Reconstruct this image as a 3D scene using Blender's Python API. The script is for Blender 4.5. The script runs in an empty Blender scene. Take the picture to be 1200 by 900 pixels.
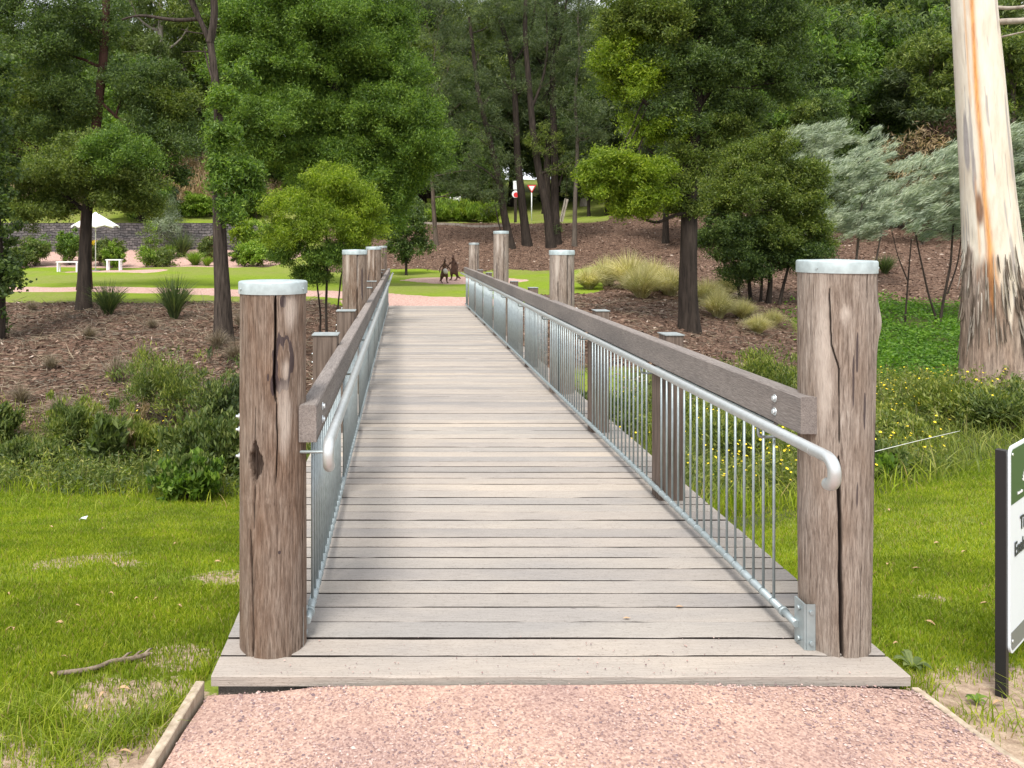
import bpy, math, random
import numpy as np
from mathutils import Vector, noise as mnoise

# ------------------------------------------------------------------ camera, world, sun, exposure
scene = bpy.context.scene
col = scene.collection
R = math.radians
CAMZ = 1.65
FPX = 920.0            # focal length in pixels of the 1200 px wide photograph
cam_data = bpy.data.cameras.new("camera")
cam_data.sensor_width = 36.0
cam_data.lens = 36.0 * FPX / 1200.0
cam_data.shift_x = 127.0 / 1200.0
cam_data.shift_y = -164.0 / 1200.0
cam_data.clip_start = 0.05
cam_data.clip_end = 3000.0
cam = bpy.data.objects.new("camera", cam_data)
cam.location = (0, 0, CAMZ)
cam.rotation_euler = (R(90), 0, 0)
col.objects.link(cam)
scene.camera = cam

SUN_EL, SUN_AZ = 58.0, 200.0      # high sun behind thin cloud, behind and a little left of the camera
world = bpy.data.worlds.new("World")
scene.world = world
world.use_nodes = True
wn = world.node_tree
wn.nodes.clear()
wo = wn.nodes.new("ShaderNodeOutputWorld")
bg = wn.nodes.new("ShaderNodeBackground")
sky = wn.nodes.new("ShaderNodeTexSky")
sky.sky_type = 'NISHITA'
sky.sun_disc = False
sky.sun_elevation = R(SUN_EL)
sky.sun_rotation = R(SUN_AZ)
sky.air_density = 1.0
sky.dust_density = 4.0
mixw = wn.nodes.new("ShaderNodeMix")
mixw.data_type = 'RGBA'
mixw.inputs['Factor'].default_value = 0.8
mixw.inputs['B'].default_value = (9.0, 9.25, 9.6, 1)
wn.links.new(sky.outputs[0], mixw.inputs['A'])
wn.links.new(mixw.outputs['Result'], bg.inputs['Color'])
bg.inputs['Strength'].default_value = 0.10
wn.links.new(bg.outputs[0], wo.inputs['Surface'])

sun_data = bpy.data.lights.new("sun", 'SUN')
sun_data.energy = 2.6
sun_data.angle = R(18)
sun_data.color = (1.0, 0.965, 0.91)
sun = bpy.data.objects.new("sun", sun_data)
# light travels from the sun (azimuth from +Y clockwise) down to the scene
az = R(SUN_AZ)
el = R(SUN_EL)
sdir = Vector((math.sin(az) * math.cos(el), math.cos(az) * math.cos(el), math.sin(el)))
sun.rotation_euler = sdir.to_track_quat('Z', 'Y').to_euler()
sun.location = sdir * 60
col.objects.link(sun)

scene.view_settings.view_transform = 'Standard'
scene.view_settings.look = 'None'
scene.view_settings.gamma = 1.0
scene.view_settings.use_curve_mapping = False
scene.view_settings.exposure = 0.88
scene.cycles.max_bounces = 6
scene.cycles.diffuse_bounces = 3
scene.cycles.glossy_bounces = 2
scene.cycles.transmission_bounces = 4
scene.cycles.transparent_max_bounces = 4

# ------------------------------------------------------------------ numeric helpers
rng = np.random.default_rng(7)
random.seed(7)


def W(px, py, Y):
    """world point that stands Y metres ahead in the direction of photo pixel (px, py)"""
    return np.array([(px - 473.0) / FPX * Y, Y, CAMZ - (py - 286.0) / FPX * Y])


def XX(px, Y):
    return (px - 473.0) / FPX * Y


_P = np.random.default_rng(3).random(4096)


def _h(i, j, k):
    return _P[(i * 73856093 ^ j * 19349663 ^ k * 83492791) & 4095]


def vnoise(x, y, z=0.0):
    x, y, z = np.broadcast_arrays(np.asarray(x, float), np.asarray(y, float), np.asarray(z, float))
    xi, yi, zi = np.floor(x).astype(np.int64), np.floor(y).astype(np.int64), np.floor(z).astype(np.int64)
    fx, fy, fz = x - xi, y - yi, z - zi
    fx, fy, fz = [f * f * (3 - 2 * f) for f in (fx, fy, fz)]
    r = 0
    for a, wa in ((0, 1 - fx), (1, fx)):
        for b, wb in ((0, 1 - fy), (1, fy)):
            for c, wc in ((0, 1 - fz), (1, fz)):
                r = r + wa * wb * wc * _h(xi + a, yi + b, zi + c)
    return r


def fbm(x, y, z=0.0, o=3):
    s, a, t = 0, 1.0, 0
    for i in range(o):
        s = s + a * vnoise(np.asarray(x) * 2 ** i + 17 * i, np.asarray(y) * 2 ** i, np.asarray(z) * 2 ** i)
        t += a
        a *= 0.5
    return s / t


def sst(a, b, x):
    t = np.clip((np.asarray(x, float) - a) / (b - a), 0, 1)
    return t * t * (3 - 2 * t)


class Geo:
    """collects vertices and faces of any arity and links them as one mesh object"""

    def __init__(self):
        self.v, self.f, self.n, self.attr = [], [], 0, []

    def add(self, v, faces, mat=0, attr=None, smooth=False):
        v = np.asarray(v, dtype=np.float32).reshape(-1, 3)
        for fa in (faces if isinstance(faces, list) else [faces]):
            fa = np.asarray(fa, dtype=np.int64)
            if fa.size:
                self.f.append((fa + self.n, mat, smooth))
        self.v.append(v)
        self.attr.append(np.zeros((len(v), 4), np.float32) if attr is None else attr.astype(np.float32))
        self.n += len(v)

    def mesh(self, name, mats, use_attr=False):
        me = bpy.data.meshes.new(name)
        V = np.concatenate(self.v)
        me.vertices.add(len(V))
        me.vertices.foreach_set("co", V.ravel())
        loops = np.concatenate([f.ravel() for f, m, s in self.f]).astype(np.int32)
        tot = np.concatenate([np.full(len(f), f.shape[1], np.int32) for f, m, s in self.f])
        start = np.concatenate([[0], np.cumsum(tot)[:-1]]).astype(np.int32)
        mi = np.concatenate([np.full(len(f), m, np.int32) for f, m, s in self.f])
        sm = np.concatenate([np.full(len(f), s, bool) for f, m, s in self.f])
        me.loops.add(len(loops))
        me.loops.foreach_set("vertex_index", loops)
        me.polygons.add(len(tot))
        me.polygons.foreach_set("loop_start", start)
        me.polygons.foreach_set("loop_total", tot)
        me.polygons.foreach_set("material_index", mi)
        me.polygons.foreach_set("use_smooth", sm)
        for m in mats:
            me.materials.append(m)
        if use_attr:
            a = me.attributes.new("mask", 'FLOAT_COLOR', 'POINT')
            a.data.foreach_set("color", np.concatenate(self.attr).ravel())
        me.update(calc_edges=True)
        return me

    def build(self, name, mats, parent=None, loc=None, use_attr=False):
        mats = mats if isinstance(mats, (list, tuple)) else [mats]
        o = bpy.data.objects.new(name, self.mesh(name, mats, use_attr))
        col.objects.link(o)
        if parent is not None:
            o.parent = parent
        if loc is not None:
            o.location = loc
        return o

    # ---- shapes
    def tube(self, pts, rad, seg=8, mat=0, cap=True, smooth=True):
        P = np.asarray(pts, float)
        n = len(P)
        rad = np.broadcast_to(np.asarray(rad, float), (n,))
        T = np.gradient(P, axis=0)
        T /= np.linalg.norm(T, axis=1)[:, None] + 1e-9
        ref = np.array([0, 0, 1.0]) if abs(T[0][2]) < 0.9 else np.array([1.0, 0, 0])
        U = np.cross(ref, T[0])
        U /= np.linalg.norm(U)
        A = np.linspace(0, 2 * np.pi, seg, endpoint=False)
        vs = []
        for i in range(n):
            U = U - T[i] * np.dot(U, T[i])
            U /= np.linalg.norm(U) + 1e-9
            B = np.cross(T[i], U)
            vs.append(P[i] + rad[i] * (np.cos(A)[:, None] * U + np.sin(A)[:, None] * B))
        v = np.concatenate(vs)
        i, j = np.meshgrid(np.arange(n - 1), np.arange(seg), indexing='ij')
        i, j = i.ravel(), j.ravel()
        j2 = (j + 1) % seg
        q = np.stack([i * seg + j, i * seg + j2, (i + 1) * seg + j2, (i + 1) * seg + j], 1)
        self.add(v, q, mat, smooth=smooth)
        if cap:
            k = self.n - n * seg
            self.f.append((np.array([list(range(k + seg - 1, k - 1, -1))]), mat, False))
            k2 = k + (n - 1) * seg
            self.f.append((np.array([list(range(k2, k2 + seg))]), mat, False))

    def box(self, c0, c1, mat=0, ch=0.0):
        """box between two corners; ch chamfers the edges that run along its longest axis"""
        c0, c1 = np.minimum(c0, c1).astype(float), np.maximum(c0, c1).astype(float)
        ax = int(np.argmax(c1 - c0))
        o = [a for a in range(3) if a != ax]
        (a0, b0), (a1, b1) = c0[o], c1[o]
        ch = min(ch, (a1 - a0) / 3, (b1 - b0) / 3)
        if ch > 0:
            prof = [(a0 + ch, b0), (a1 - ch, b0), (a1, b0 + ch), (a1, b1 - ch), (a1 - ch, b1), (a0 + ch, b1), (a0, b1 - ch), (a0, b0 + ch)]
        else:
            prof = [(a0, b0), (a1, b0), (a1, b1), (a0, b1)]
        k = len(prof)
        v = np.zeros((2 * k, 3))
        for e, t in enumerate((c0[ax], c1[ax])):
            for i, (a, b) in enumerate(prof):
                v[e * k + i, ax] = t
                v[e * k + i, o[0]] = a
                v[e * k + i, o[1]] = b
        q = np.array([[i, (i + 1) % k, k + (i + 1) % k, k + i] for i in range(k)])
        caps = np.array([list(range(k - 1, -1, -1)), list(range(k, 2 * k))])
        if ax == 1:
            q, caps = q[:, ::-1], caps[:, ::-1]
        self.add(v, [q, caps], mat)


def tag(o, label=None, cat=None, group=None, kind=None):
    if label:
        o["label"] = label
    if cat:
        o["category"] = cat
    if group:
        o["group"] = group
    if kind:
        o["kind"] = kind
    return o


def empty(name, loc=(0, 0, 0), label=None, cat=None, group=None):
    o = bpy.data.objects.new(name, None)
    o.empty_display_size = 0.2
    o.location = loc
    col.objects.link(o)
    return tag(o, label, cat, group)


def copy_tree(root):
    r = root.copy()
    col.objects.link(r)
    for ch in root.children:
        c = ch.copy()
        col.objects.link(c)
        c.parent = r
        for g in ch.children:
            d = g.copy()
            col.objects.link(d)
            d.parent = c
    return r


# ------------------------------------------------------------------ materials
class NT:
    def __init__(self, name):
        self.m = bpy.data.materials.new(name)
        self.m.use_nodes = True
        self.t = self.m.node_tree
        self.t.nodes.clear()
        self.out = self.t.nodes.new("ShaderNodeOutputMaterial")

    def n(self, typ, **kw):
        nd = self.t.nodes.new(typ)
        for k, v in kw.items():
            if k in nd.inputs:
                self.set(nd.inputs[k], v)
            else:
                setattr(nd, k, v)
        return nd

    def set(self, sock, v):
        if isinstance(v, bpy.types.NodeSocket):
            self.t.links.new(v, sock)
        else:
            if hasattr(sock.default_value, '__len__') and isinstance(v, (tuple, list)):
                v = tuple(v) + (1.0,) * (len(sock.default_value) - len(v))
            sock.default_value = v

    def mix(self, a, b, f, blend='MIX'):
        nd = self.t.nodes.new("ShaderNodeMix")
        nd.data_type = 'RGBA'
        nd.blend_type = blend
        self.set(nd.inputs['Factor'], f)
        self.set(nd.inputs['A'], a)
        self.set(nd.inputs['B'], b)
        return nd.outputs['Result']

    def math(self, op, a, b=0.0, clamp=False):
        nd = self.t.nodes.new("ShaderNodeMath")
        nd.operation = op
        nd.use_clamp = clamp
        self.set(nd.inputs[0], a)
        self.set(nd.inputs[1], b)
        return nd.outputs[0]

    def ramp(self, fac, stops):
        nd = self.t.nodes.new("ShaderNodeValToRGB")
        els = nd.color_ramp.elements
        while len(els) < len(stops):
            els.new(0.5)
        for e, (p, c) in zip(els, stops):
            e.position = p
            e.color = (c[0], c[1], c[2], 1) if hasattr(c, '__len__') else (c, c, c, 1)
        self.set(nd.inputs[0], fac)
        return nd.outputs[0]

    def coord(self, scale=(1, 1, 1), rand=False, out='Object'):
        tc = self.n("ShaderNodeTexCoord")
        v = tc.outputs[out]
        if rand:
            g = self.n("ShaderNodeNewGeometry")
            c = self.n("ShaderNodeCombineXYZ")
            r = self.math('MULTIPLY', g.outputs['Random Per Island'], 53.0)
            for s in c.inputs:
                self.set(s, r)
            va = self.n("ShaderNodeVectorMath", operation='ADD')
            self.set(va.inputs[0], v)
            self.set(va.inputs[1], c.outputs[0])
            v = va.outputs[0]
        mp = self.n("ShaderNodeMapping")
        self.set(mp.inputs['Vector'], v)
        mp.inputs['Scale'].default_value = scale
        return mp.outputs[0]

    def noise(self, vec, scale, detail=3, rough=0.55, col=False):
        nd = self.n("ShaderNodeTexNoise")
        self.set(nd.inputs['Vector'], vec)
        nd.inputs['Scale'].default_value = scale
        nd.inputs['Detail'].default_value = detail
        nd.inputs['Roughness'].default_value = rough
        return nd.outputs['Color' if col else 'Fac']

    def bump(self, h, dist=0.01, strength=0.6, normal=None):
        nd = self.n("ShaderNodeBump")
        nd.inputs['Strength'].default_value = strength
        nd.inputs['Distance'].default_value = dist
        self.set(nd.inputs['Height'], h)
        if normal is not None:
            self.set(nd.inputs['Normal'], normal)
        return nd.outputs[0]

    def finish(self, color, rough=0.8, metal=0.0, normal=None, spec=0.3):
        b = self.n("ShaderNodeBsdfPrincipled")
        self.set(b.inputs['Base Color'], color)
        self.set(b.inputs['Roughness'], rough)
        self.set(b.inputs['Metallic'], metal)
        self.set(b.inputs['Specular IOR Level'], spec)
        if normal is not None:
            self.set(b.inputs['Normal'], normal)
        self.t.links.new(b.outputs[0], self.out.inputs['Surface'])
        return self.m

    @property
    def isl(self):
        return self.n("ShaderNodeNewGeometry").outputs['Random Per Island']


def leaf_mat(name, c_dark, c_mid, c_light, var=0.6, trans=0.35, rough=0.55, nscale=0.9, dead=None):
    t = NT(name)
    base = t.ramp(t.isl, [(0.0, c_dark), (0.45, c_mid), (1.0, c_light)] if dead is None else [(0.0, dead), (0.05, dead), (0.07, c_dark), (0.5, c_mid), (1.0, c_light)])
    nz = t.noise(t.coord(), nscale, 2)
    tint = t.ramp(nz, [(0.35, (0.70, 0.70, 0.66)), (0.65, (1.32, 1.18, 0.90))])
    c = t.mix(base, tint, var, 'MULTIPLY')
    b = t.n("ShaderNodeBsdfPrincipled")
    t.set(b.inputs['Base Color'], c)
    b.inputs['Roughness'].default_value = rough
    b.inputs['Specular IOR Level'].default_value = 0.35
    tr = t.n("ShaderNodeBsdfTranslucent")
    t.set(tr.inputs['Color'], t.mix(c, (1.3, 1.5, 0.6), 1.0, 'MULTIPLY'))
    ms = t.n("ShaderNodeMixShader")
    ms.inputs[0].default_value = trans
    t.t.links.new(b.outputs[0], ms.inputs[1])
    t.t.links.new(tr.outputs[0], ms.inputs[2])
    t.t.links.new(ms.outputs[0], t.out.inputs['Surface'])
    return t.m


M = {}
M['leaf_dark'] = leaf_mat('leaf_dark', (0.034, 0.062, 0.023), (0.066, 0.112, 0.031), (0.14, 0.20, 0.050))
M['leaf_olive'] = leaf_mat('leaf_olive', (0.050, 0.082, 0.018), (0.100, 0.150, 0.028), (0.20, 0.245, 0.048))
M['leaf_vivid'] = leaf_mat('leaf_vivid', (0.045, 0.092, 0.017), (0.096, 0.180, 0.028), (0.20, 0.30, 0.045))
M['leaf_bright'] = leaf_mat('leaf_bright', (0.075, 0.130, 0.010), (0.160, 0.240, 0.017), (0.28, 0.36, 0.032), trans=0.4)
M['leaf_fine'] = leaf_mat('leaf_fine', (0.036, 0.058, 0.028), (0.068, 0.102, 0.042), (0.13, 0.165, 0.068))
M['leaf_pale'] = leaf_mat('leaf_pale', (0.07, 0.105, 0.035), (0.12, 0.17, 0.055), (0.20, 0.25, 0.09))
M['leaf_silver'] = leaf_mat('leaf_silver', (0.15, 0.195, 0.145), (0.27, 0.33, 0.245), (0.43, 0.48, 0.37), var=0.35, trans=0.25, nscale=1.5)
M['leaf_weed'] = leaf_mat('leaf_weed', (0.045, 0.075, 0.022), (0.10, 0.145, 0.040), (0.20, 0.235, 0.075), nscale=2.0)
M['leaf_meadow'] = leaf_mat('leaf_meadow', (0.075, 0.115, 0.020), (0.155, 0.205, 0.035), (0.31, 0.33, 0.085), nscale=1.6)
M['leaf_cover'] = leaf_mat('leaf_cover', (0.05, 0.12, 0.015), (0.095, 0.215, 0.022), (0.19, 0.33, 0.045), nscale=1.6)
M['leaf_lime'] = leaf_mat('leaf_lime', (0.09, 0.17, 0.02), (0.17, 0.28, 0.03), (0.30, 0.40, 0.07), nscale=1.2)
M['grass_blade'] = leaf_mat('grass_blade', (0.12, 0.18, 0.012), (0.205, 0.285, 0.016), (0.36, 0.41, 0.05), var=0.75, trans=0.4, nscale=1.7, dead=(0.34, 0.27, 0.13))
M['strap_dark'] = leaf_mat('strap_dark', (0.035, 0.06, 0.028), (0.07, 0.11, 0.045), (0.16, 0.19, 0.08), nscale=3)
M['straw'] = leaf_mat('straw', (0.28, 0.25, 0.12), (0.48, 0.44, 0.24), (0.68, 0.63, 0.40), nscale=1.5, trans=0.25)
M['dry'] = leaf_mat('dry', (0.14, 0.10, 0.055), (0.26, 0.19, 0.11), (0.42, 0.33, 0.20), nscale=1.0, trans=0.2)
M['twig_grey'] = leaf_mat('twig_grey', (0.10, 0.08, 0.06), (0.20, 0.16, 0.125), (0.34, 0.29, 0.23), nscale=2.0, trans=0.1)


def flat_mat(name, c, rough=0.6, metal=0.0, spec=0.4, var=0.12, scale=8.0):
    t = NT(name)
    nz = t.noise(t.coord(), scale, 4)
    cc = t.mix(tuple(x * (1 - var) for x in c), tuple(min(1, x * (1 + var)) for x in c), t.ramp(nz, [(0.3, 0.0), (0.7, 1.0)]))
    return t.finish(cc, rough, metal, None, spec)


def bark_mat(name, c1, c2, c3=None, scale=14.0, stretch=0.12, bump=0.02):
    t = NT(name)
    v = t.coord((1, 1, stretch))
    a = t.noise(v, scale, 5, 0.65)
    b = t.noise(t.coord((1, 1, 0.5)), 1.2, 3)
    c = t.ramp(a, [(0.32, c1), (0.62, c2), (0.85, c3 or c2)])
    c = t.mix(c, (0.75, 0.75, 0.72), t.math('MULTIPLY', b, 0.6), 'MULTIPLY')
    return t.finish(c, 0.9, 0, t.bump(a, bump, 0.8), 0.15)


M['bark_dark'] = bark_mat('bark_dark', (0.018, 0.014, 0.012), (0.055, 0.042, 0.034), (0.10, 0.08, 0.065))
M['bark_red'] = bark_mat('bark_red', (0.030, 0.015, 0.012), (0.075, 0.038, 0.028), (0.12, 0.07, 0.05))
M['bark_brown'] = bark_mat('bark_brown', (0.045, 0.034, 0.027), (0.15, 0.115, 0.09), (0.25, 0.20, 0.155))
M['bark_rough'] = bark_mat('bark_rough', (0.022, 0.017, 0.014), (0.085, 0.066, 0.055), (0.19, 0.155, 0.13), 22, 0.10, 0.03)
M['bark_grey'] = bark_mat('bark_grey', (0.07, 0.058, 0.048), (0.14, 0.115, 0.095), (0.22, 0.19, 0.16))
M['bark_pale'] = bark_mat('bark_pale', (0.22, 0.18, 0.15), (0.42, 0.37, 0.32), (0.62, 0.57, 0.50), 9, 0.15, 0.01)
M['deck_gap_shade'] = bark_mat('deck_gap_shade', (0.012, 0.009, 0.008), (0.035, 0.027, 0.024), (0.06, 0.05, 0.044), 30, 1.0, 0.002)
M['galv'] = flat_mat('galvanised', (0.36, 0.41, 0.42), 0.5, 0.6, 0.5, 0.12, 25)
M['galv_tube'] = flat_mat('brushed_tube', (0.52, 0.54, 0.54), 0.42, 0.65, 0.5, 0.07, 30)
M['galv_cap'] = flat_mat('galvanised_cap', (0.38, 0.44, 0.445), 0.55, 0.35, 0.5, 0.2, 20)
M['cap_weld'] = flat_mat('dull_zinc', (0.33, 0.36, 0.36), 0.6, 0.5, 0.4, 0.2, 20)
M['tube_end'] = flat_mat('worn_tube_end', (0.42, 0.33, 0.25), 0.6, 0.1, 0.4, 0.15, 20)
M['bolt'] = flat_mat('bolt_zinc', (0.72, 0.76, 0.78), 0.35, 0.7, 0.5, 0.1, 30)
M['white_paint'] = flat_mat('white_paint', (0.78, 0.79, 0.80), 0.5)
M['black_post'] = flat_mat('black_powder_coat', (0.012, 0.012, 0.013), 0.45)
M['canvas'] = flat_mat('white_canvas', (0.80, 0.81, 0.80), 0.8)
M['rust'] = flat_mat('rusted_iron', (0.085, 0.045, 0.032), 0.75, 0.2, 0.3, 0.5, 9)
M['rust2'] = flat_mat('rusted_iron_pale', (0.50, 0.46, 0.42), 0.6, 0.2, 0.3, 0.25, 9)
M['yellow'] = flat_mat('yellow_petals', (0.75, 0.55, 0.02), 0.7)
M['white_petal'] = flat_mat('white_petals', (0.82, 0.82, 0.76), 0.7)
M['red_paint'] = flat_mat('red_paint', (0.60, 0.03, 0.035), 0.5)
M['dark_green_paint'] = flat_mat('dark_green_print', (0.045, 0.095, 0.035), 0.45, 0, 0.4, 0.04)
M['sign_white'] = flat_mat('sign_face_white', (0.70, 0.75, 0.79), 0.35, 0, 0.5, 0.02)
M['sign_grey'] = flat_mat('sign_grey_print', (0.17, 0.18, 0.17), 0.45, 0, 0.4, 0.03)
M['ink'] = flat_mat('dark_lettering', (0.03, 0.035, 0.04), 0.5)
M['string'] = flat_mat('white_string', (0.7, 0.7, 0.66), 0.8)
M['rubbish'] = flat_mat('pale_paper', (0.7, 0.75, 0.78), 0.8)

# weathered decking: grain along X
t = NT('deck_wood')
v = t.coord((5.0, 85, 85), rand=True)
g1 = t.noise(v, 2.2, 7, 0.68)
g2 = t.noise(t.coord((0.7, 2.2, 2.0), rand=True), 1.3, 3)
g3 = t.noise(t.coord((3.0, 120, 120), rand=True), 2.0, 3, 0.7)
wide = t.noise(t.coord((1, 1, 1)), 0.55, 2)
c = t.ramp(g1, [(0.22, (0.255, 0.232, 0.208)), (0.45, (0.335, 0.305, 0.274)), (0.75, (0.395, 0.36, 0.325))])
c = t.mix(c, t.ramp(t.isl, [(0.0, (0.74, 0.76, 0.79)), (0.35, (1.02, 0.99, 0.96)), (0.65, (0.88, 0.90, 0.91)), (1.0, (1.20, 1.14, 1.06))]), 0.85, 'MULTIPLY')
c = t.mix(c, t.ramp(g2, [(0.35, (0.80, 0.81, 0.85)), (0.65, (1.12, 1.08, 1.04))]), 0.7, 'MULTIPLY')
c = t.mix(c, t.ramp(g3, [(0.30, (0.72, 0.70, 0.70)), (0.42, (1, 1, 1))]), 0.7, 'MULTIPLY')
kn = t.n("ShaderNodeTexVoronoi")
t.set(kn.inputs['Vector'], t.coord((1.1, 5.0, 1.0), rand=True))
kn.inputs['Scale'].default_value = 2.6
c = t.mix(c, (0.07, 0.05, 0.045), t.ramp(kn.outputs['Distance'], [(0.018, 0.9), (0.05, 0.0)]))
sp3 = t.noise(t.coord((18, 60, 60), rand=True), 4.0, 4, 0.75)
c = t.mix(c, t.ramp(sp3, [(0.36, (0.55, 0.52, 0.50)), (0.44, (1, 1, 1)), (0.66, (1, 1, 1)), (0.72, (1.25, 1.24, 1.22))]), 0.8, 'MULTIPLY')
M['deck'] = t.finish(c, 0.82, 0, t.bump(g1, 0.004, 0.5, t.bump(g3, 0.003, 0.5)), 0.25)

# sawn rail timber: grain along Y
t = NT('rail_wood')
v = t.coord((110, 7.0, 110))
g1 = t.noise(v, 2.0, 7, 0.7)
g2 = t.noise(t.coord((3, 0.8, 5)), 1.1, 4)
c = t.ramp(g1, [(0.28, (0.10, 0.088, 0.080)), (0.5, (0.205, 0.183, 0.167)), (0.75, (0.32, 0.292, 0.268))])
c = t.mix(c, t.ramp(g2, [(0.3, (0.7, 0.68, 0.70)), (0.65, (1.15, 1.1, 1.08))]), 0.8, 'MULTIPLY')
M['rail_wood'] = t.finish(c, 0.8, 0, t.bump(g1, 0.005, 0.7), 0.25)


def post_wood(name, lo, mid, hi, redness):
    t = NT(name)
    at = t.n("ShaderNodeAttribute", attribute_name="mask")
    sep = t.n("ShaderNodeSeparateColor")
    t.set(sep.inputs[0], at.outputs['Color'])
    v = t.coord((1, 1, 0.085))
    g1 = t.noise(v, 110, 7, 0.72)
    g2 = t.noise(t.coord((1, 1, 0.28)), 8, 6, 0.65)
    g3 = t.noise(t.coord((1, 1, 0.045)), 210, 3, 0.7)
    c = t.ramp(g1, [(0.28, lo), (0.50, mid), (0.74, hi)])
    c = t.mix(c, t.ramp(g2, [(0.32, redness), (0.62, (1.14, 1.13, 1.12))]), 0.95, 'MULTIPLY')
    c = t.mix(c, t.ramp(g3, [(0.34, (0.42, 0.38, 0.36)), (0.46, (1, 1, 1))]), 0.8, 'MULTIPLY')
    # g: dark stain, b: pale rubbed wood, r: inside of cracks
    st = t.ramp(t.math('ADD', t.math('MULTIPLY', sep.outputs[1], 1.4), t.math('MULTIPLY', g1, 0.9)), [(0.95, 0.0), (1.25, 1.0)])
    c = t.mix(c, (0.045, 0.033, 0.038), t.math('MULTIPLY', st, 0.85))
    c = t.mix(c, (0.52, 0.45, 0.39), t.math('MULTIPLY', sep.outputs[2], 0.75))
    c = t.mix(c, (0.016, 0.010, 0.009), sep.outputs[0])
    return t.finish(c, 0.85, 0, t.bump(g1, 0.010, 0.9, t.bump(g3, 0.005, 0.8)), 0.2)


M['post_brown'] = post_wood('post_brown', (0.085, 0.060, 0.046), (0.205, 0.158, 0.125), (0.37, 0.312, 0.262), (0.78, 0.62, 0.51))
M['post_grey'] = post_wood('post_grey', (0.12, 0.094, 0.080), (0.27, 0.225, 0.190), (0.44, 0.39, 0.345), (0.82, 0.73, 0.66))
M['post_small'] = bark_mat('post_small', (0.075, 0.055, 0.045), (0.19, 0.145, 0.12), (0.30, 0.25, 0.21), 40, 0.05, 0.004)
M['edging'] = bark_mat('edging_wood', (0.28, 0.22, 0.16), (0.46, 0.38, 0.29), (0.58, 0.50, 0.40), 30, 0.3, 0.004)
M['stick'] = bark_mat('stick_bark', (0.10, 0.07, 0.05), (0.28, 0.22, 0.17), (0.42, 0.36, 0.30), 40, 0.6, 0.004)

# red crushed gravel
def gravel_mat(name, attr=False):
    t = NT(name)
    v = t.coord()
    vo = t.n("ShaderNodeTexVoronoi")
    t.set(vo.inputs['Vector'], v)
    vo.inputs['Scale'].default_value = 130
    n1 = t.noise(v, 60, 5, 0.7)
    n2 = t.noise(v, 2.2, 3)
    c = t.ramp(vo.outputs['Color'], [(0.1, (0.27, 0.178, 0.155)), (0.45, (0.43, 0.298, 0.250)), (0.8, (0.51, 0.370, 0.312)), (1.0, (0.55, 0.44, 0.385))])
    c = t.mix(c, t.ramp(n1, [(0.3, (0.62, 0.58, 0.60)), (0.6, (1.05, 1.03, 1.0))]), 0.7, 'MULTIPLY')
    c = t.mix(c, t.ramp(n2, [(0.3, (0.82, 0.78, 0.80)), (0.65, (1.15, 1.1, 1.02))]), 0.8, 'MULTIPLY')
    return t.finish(c, 0.95, 0, t.bump(n1, 0.012, 0.7), 0.15)


M['gravel'] = gravel_mat('red_gravel')
t = NT('pebble')
M['pebble'] = t.finish(t.ramp(t.isl, [(0.0, (0.15, 0.105, 0.115)), (0.3, (0.27, 0.18, 0.165)), (0.6, (0.41, 0.285, 0.25)), (0.9, (0.46, 0.335, 0.295)), (1.0, (0.52, 0.42, 0.375))]), 0.9)
t = NT('mulch_chip')
M['chip'] = t.finish(t.ramp(t.isl, [(0.0, (0.045, 0.027, 0.019)), (0.3, (0.105, 0.062, 0.043)), (0.68, (0.20, 0.127, 0.090)), (0.93, (0.30, 0.21, 0.158)), (1.0, (0.50, 0.42, 0.35))]), 0.9)
t = NT('leaf_litter')
M['litter'] = t.finish(t.ramp(t.isl, [(0.0, (0.16, 0.07, 0.035)), (0.4, (0.34, 0.18, 0.09)), (0.8, (0.50, 0.36, 0.22)), (1.0, (0.62, 0.52, 0.36))]), 0.8)

# dark grey rubble block wall
t = NT('rubble_wall')
br = t.n("ShaderNodeTexBrick")
tc = t.n("ShaderNodeTexCoord")
mp = t.n("ShaderNodeMapping")
wob = t.n("ShaderNodeVectorMath", operation='ADD')
t.set(wob.inputs[0], tc.outputs['Object'])
wsc = t.n("ShaderNodeVectorMath", operation='SCALE')
t.set(wsc.inputs[0], t.noise(t.coord(), 1.6, 3, 0.6, True))
wsc.inputs['Scale'].default_value = 0.35
t.set(wob.inputs[1], wsc.outputs[0])
t.set(mp.inputs['Vector'], wob.outputs[0])
mp.inputs['Rotation'].default_value = (R(90), 0, 0)
t.set(br.inputs['Vector'], mp.outputs[0])
br.inputs['Scale'].default_value = 1.0
br.inputs['Brick Width'].default_value = 0.42
br.inputs['Row Height'].default_value = 0.19
br.inputs['Mortar Size'].default_value = 0.02
br.inputs['Color1'].default_value = (0.17, 0.155, 0.155, 1)
br.inputs['Color2'].default_value = (0.085, 0.08, 0.085, 1)
br.inputs['Mortar'].default_value = (0.035, 0.032, 0.032, 1)
n1 = t.noise(t.coord(), 5.0, 5, 0.7)
c = t.mix(br.outputs['Color'], t.ramp(n1, [(0.3, (0.55, 0.55, 0.55)), (0.7, (1.4, 1.35, 1.3))]), 0.8, 'MULTIPLY')
M['rubble'] = t.finish(c, 0.9, 0, t.bump(t.mix(br.outputs['Fac'], n1, 0.5), 0.06, 0.8), 0.2)

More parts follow.
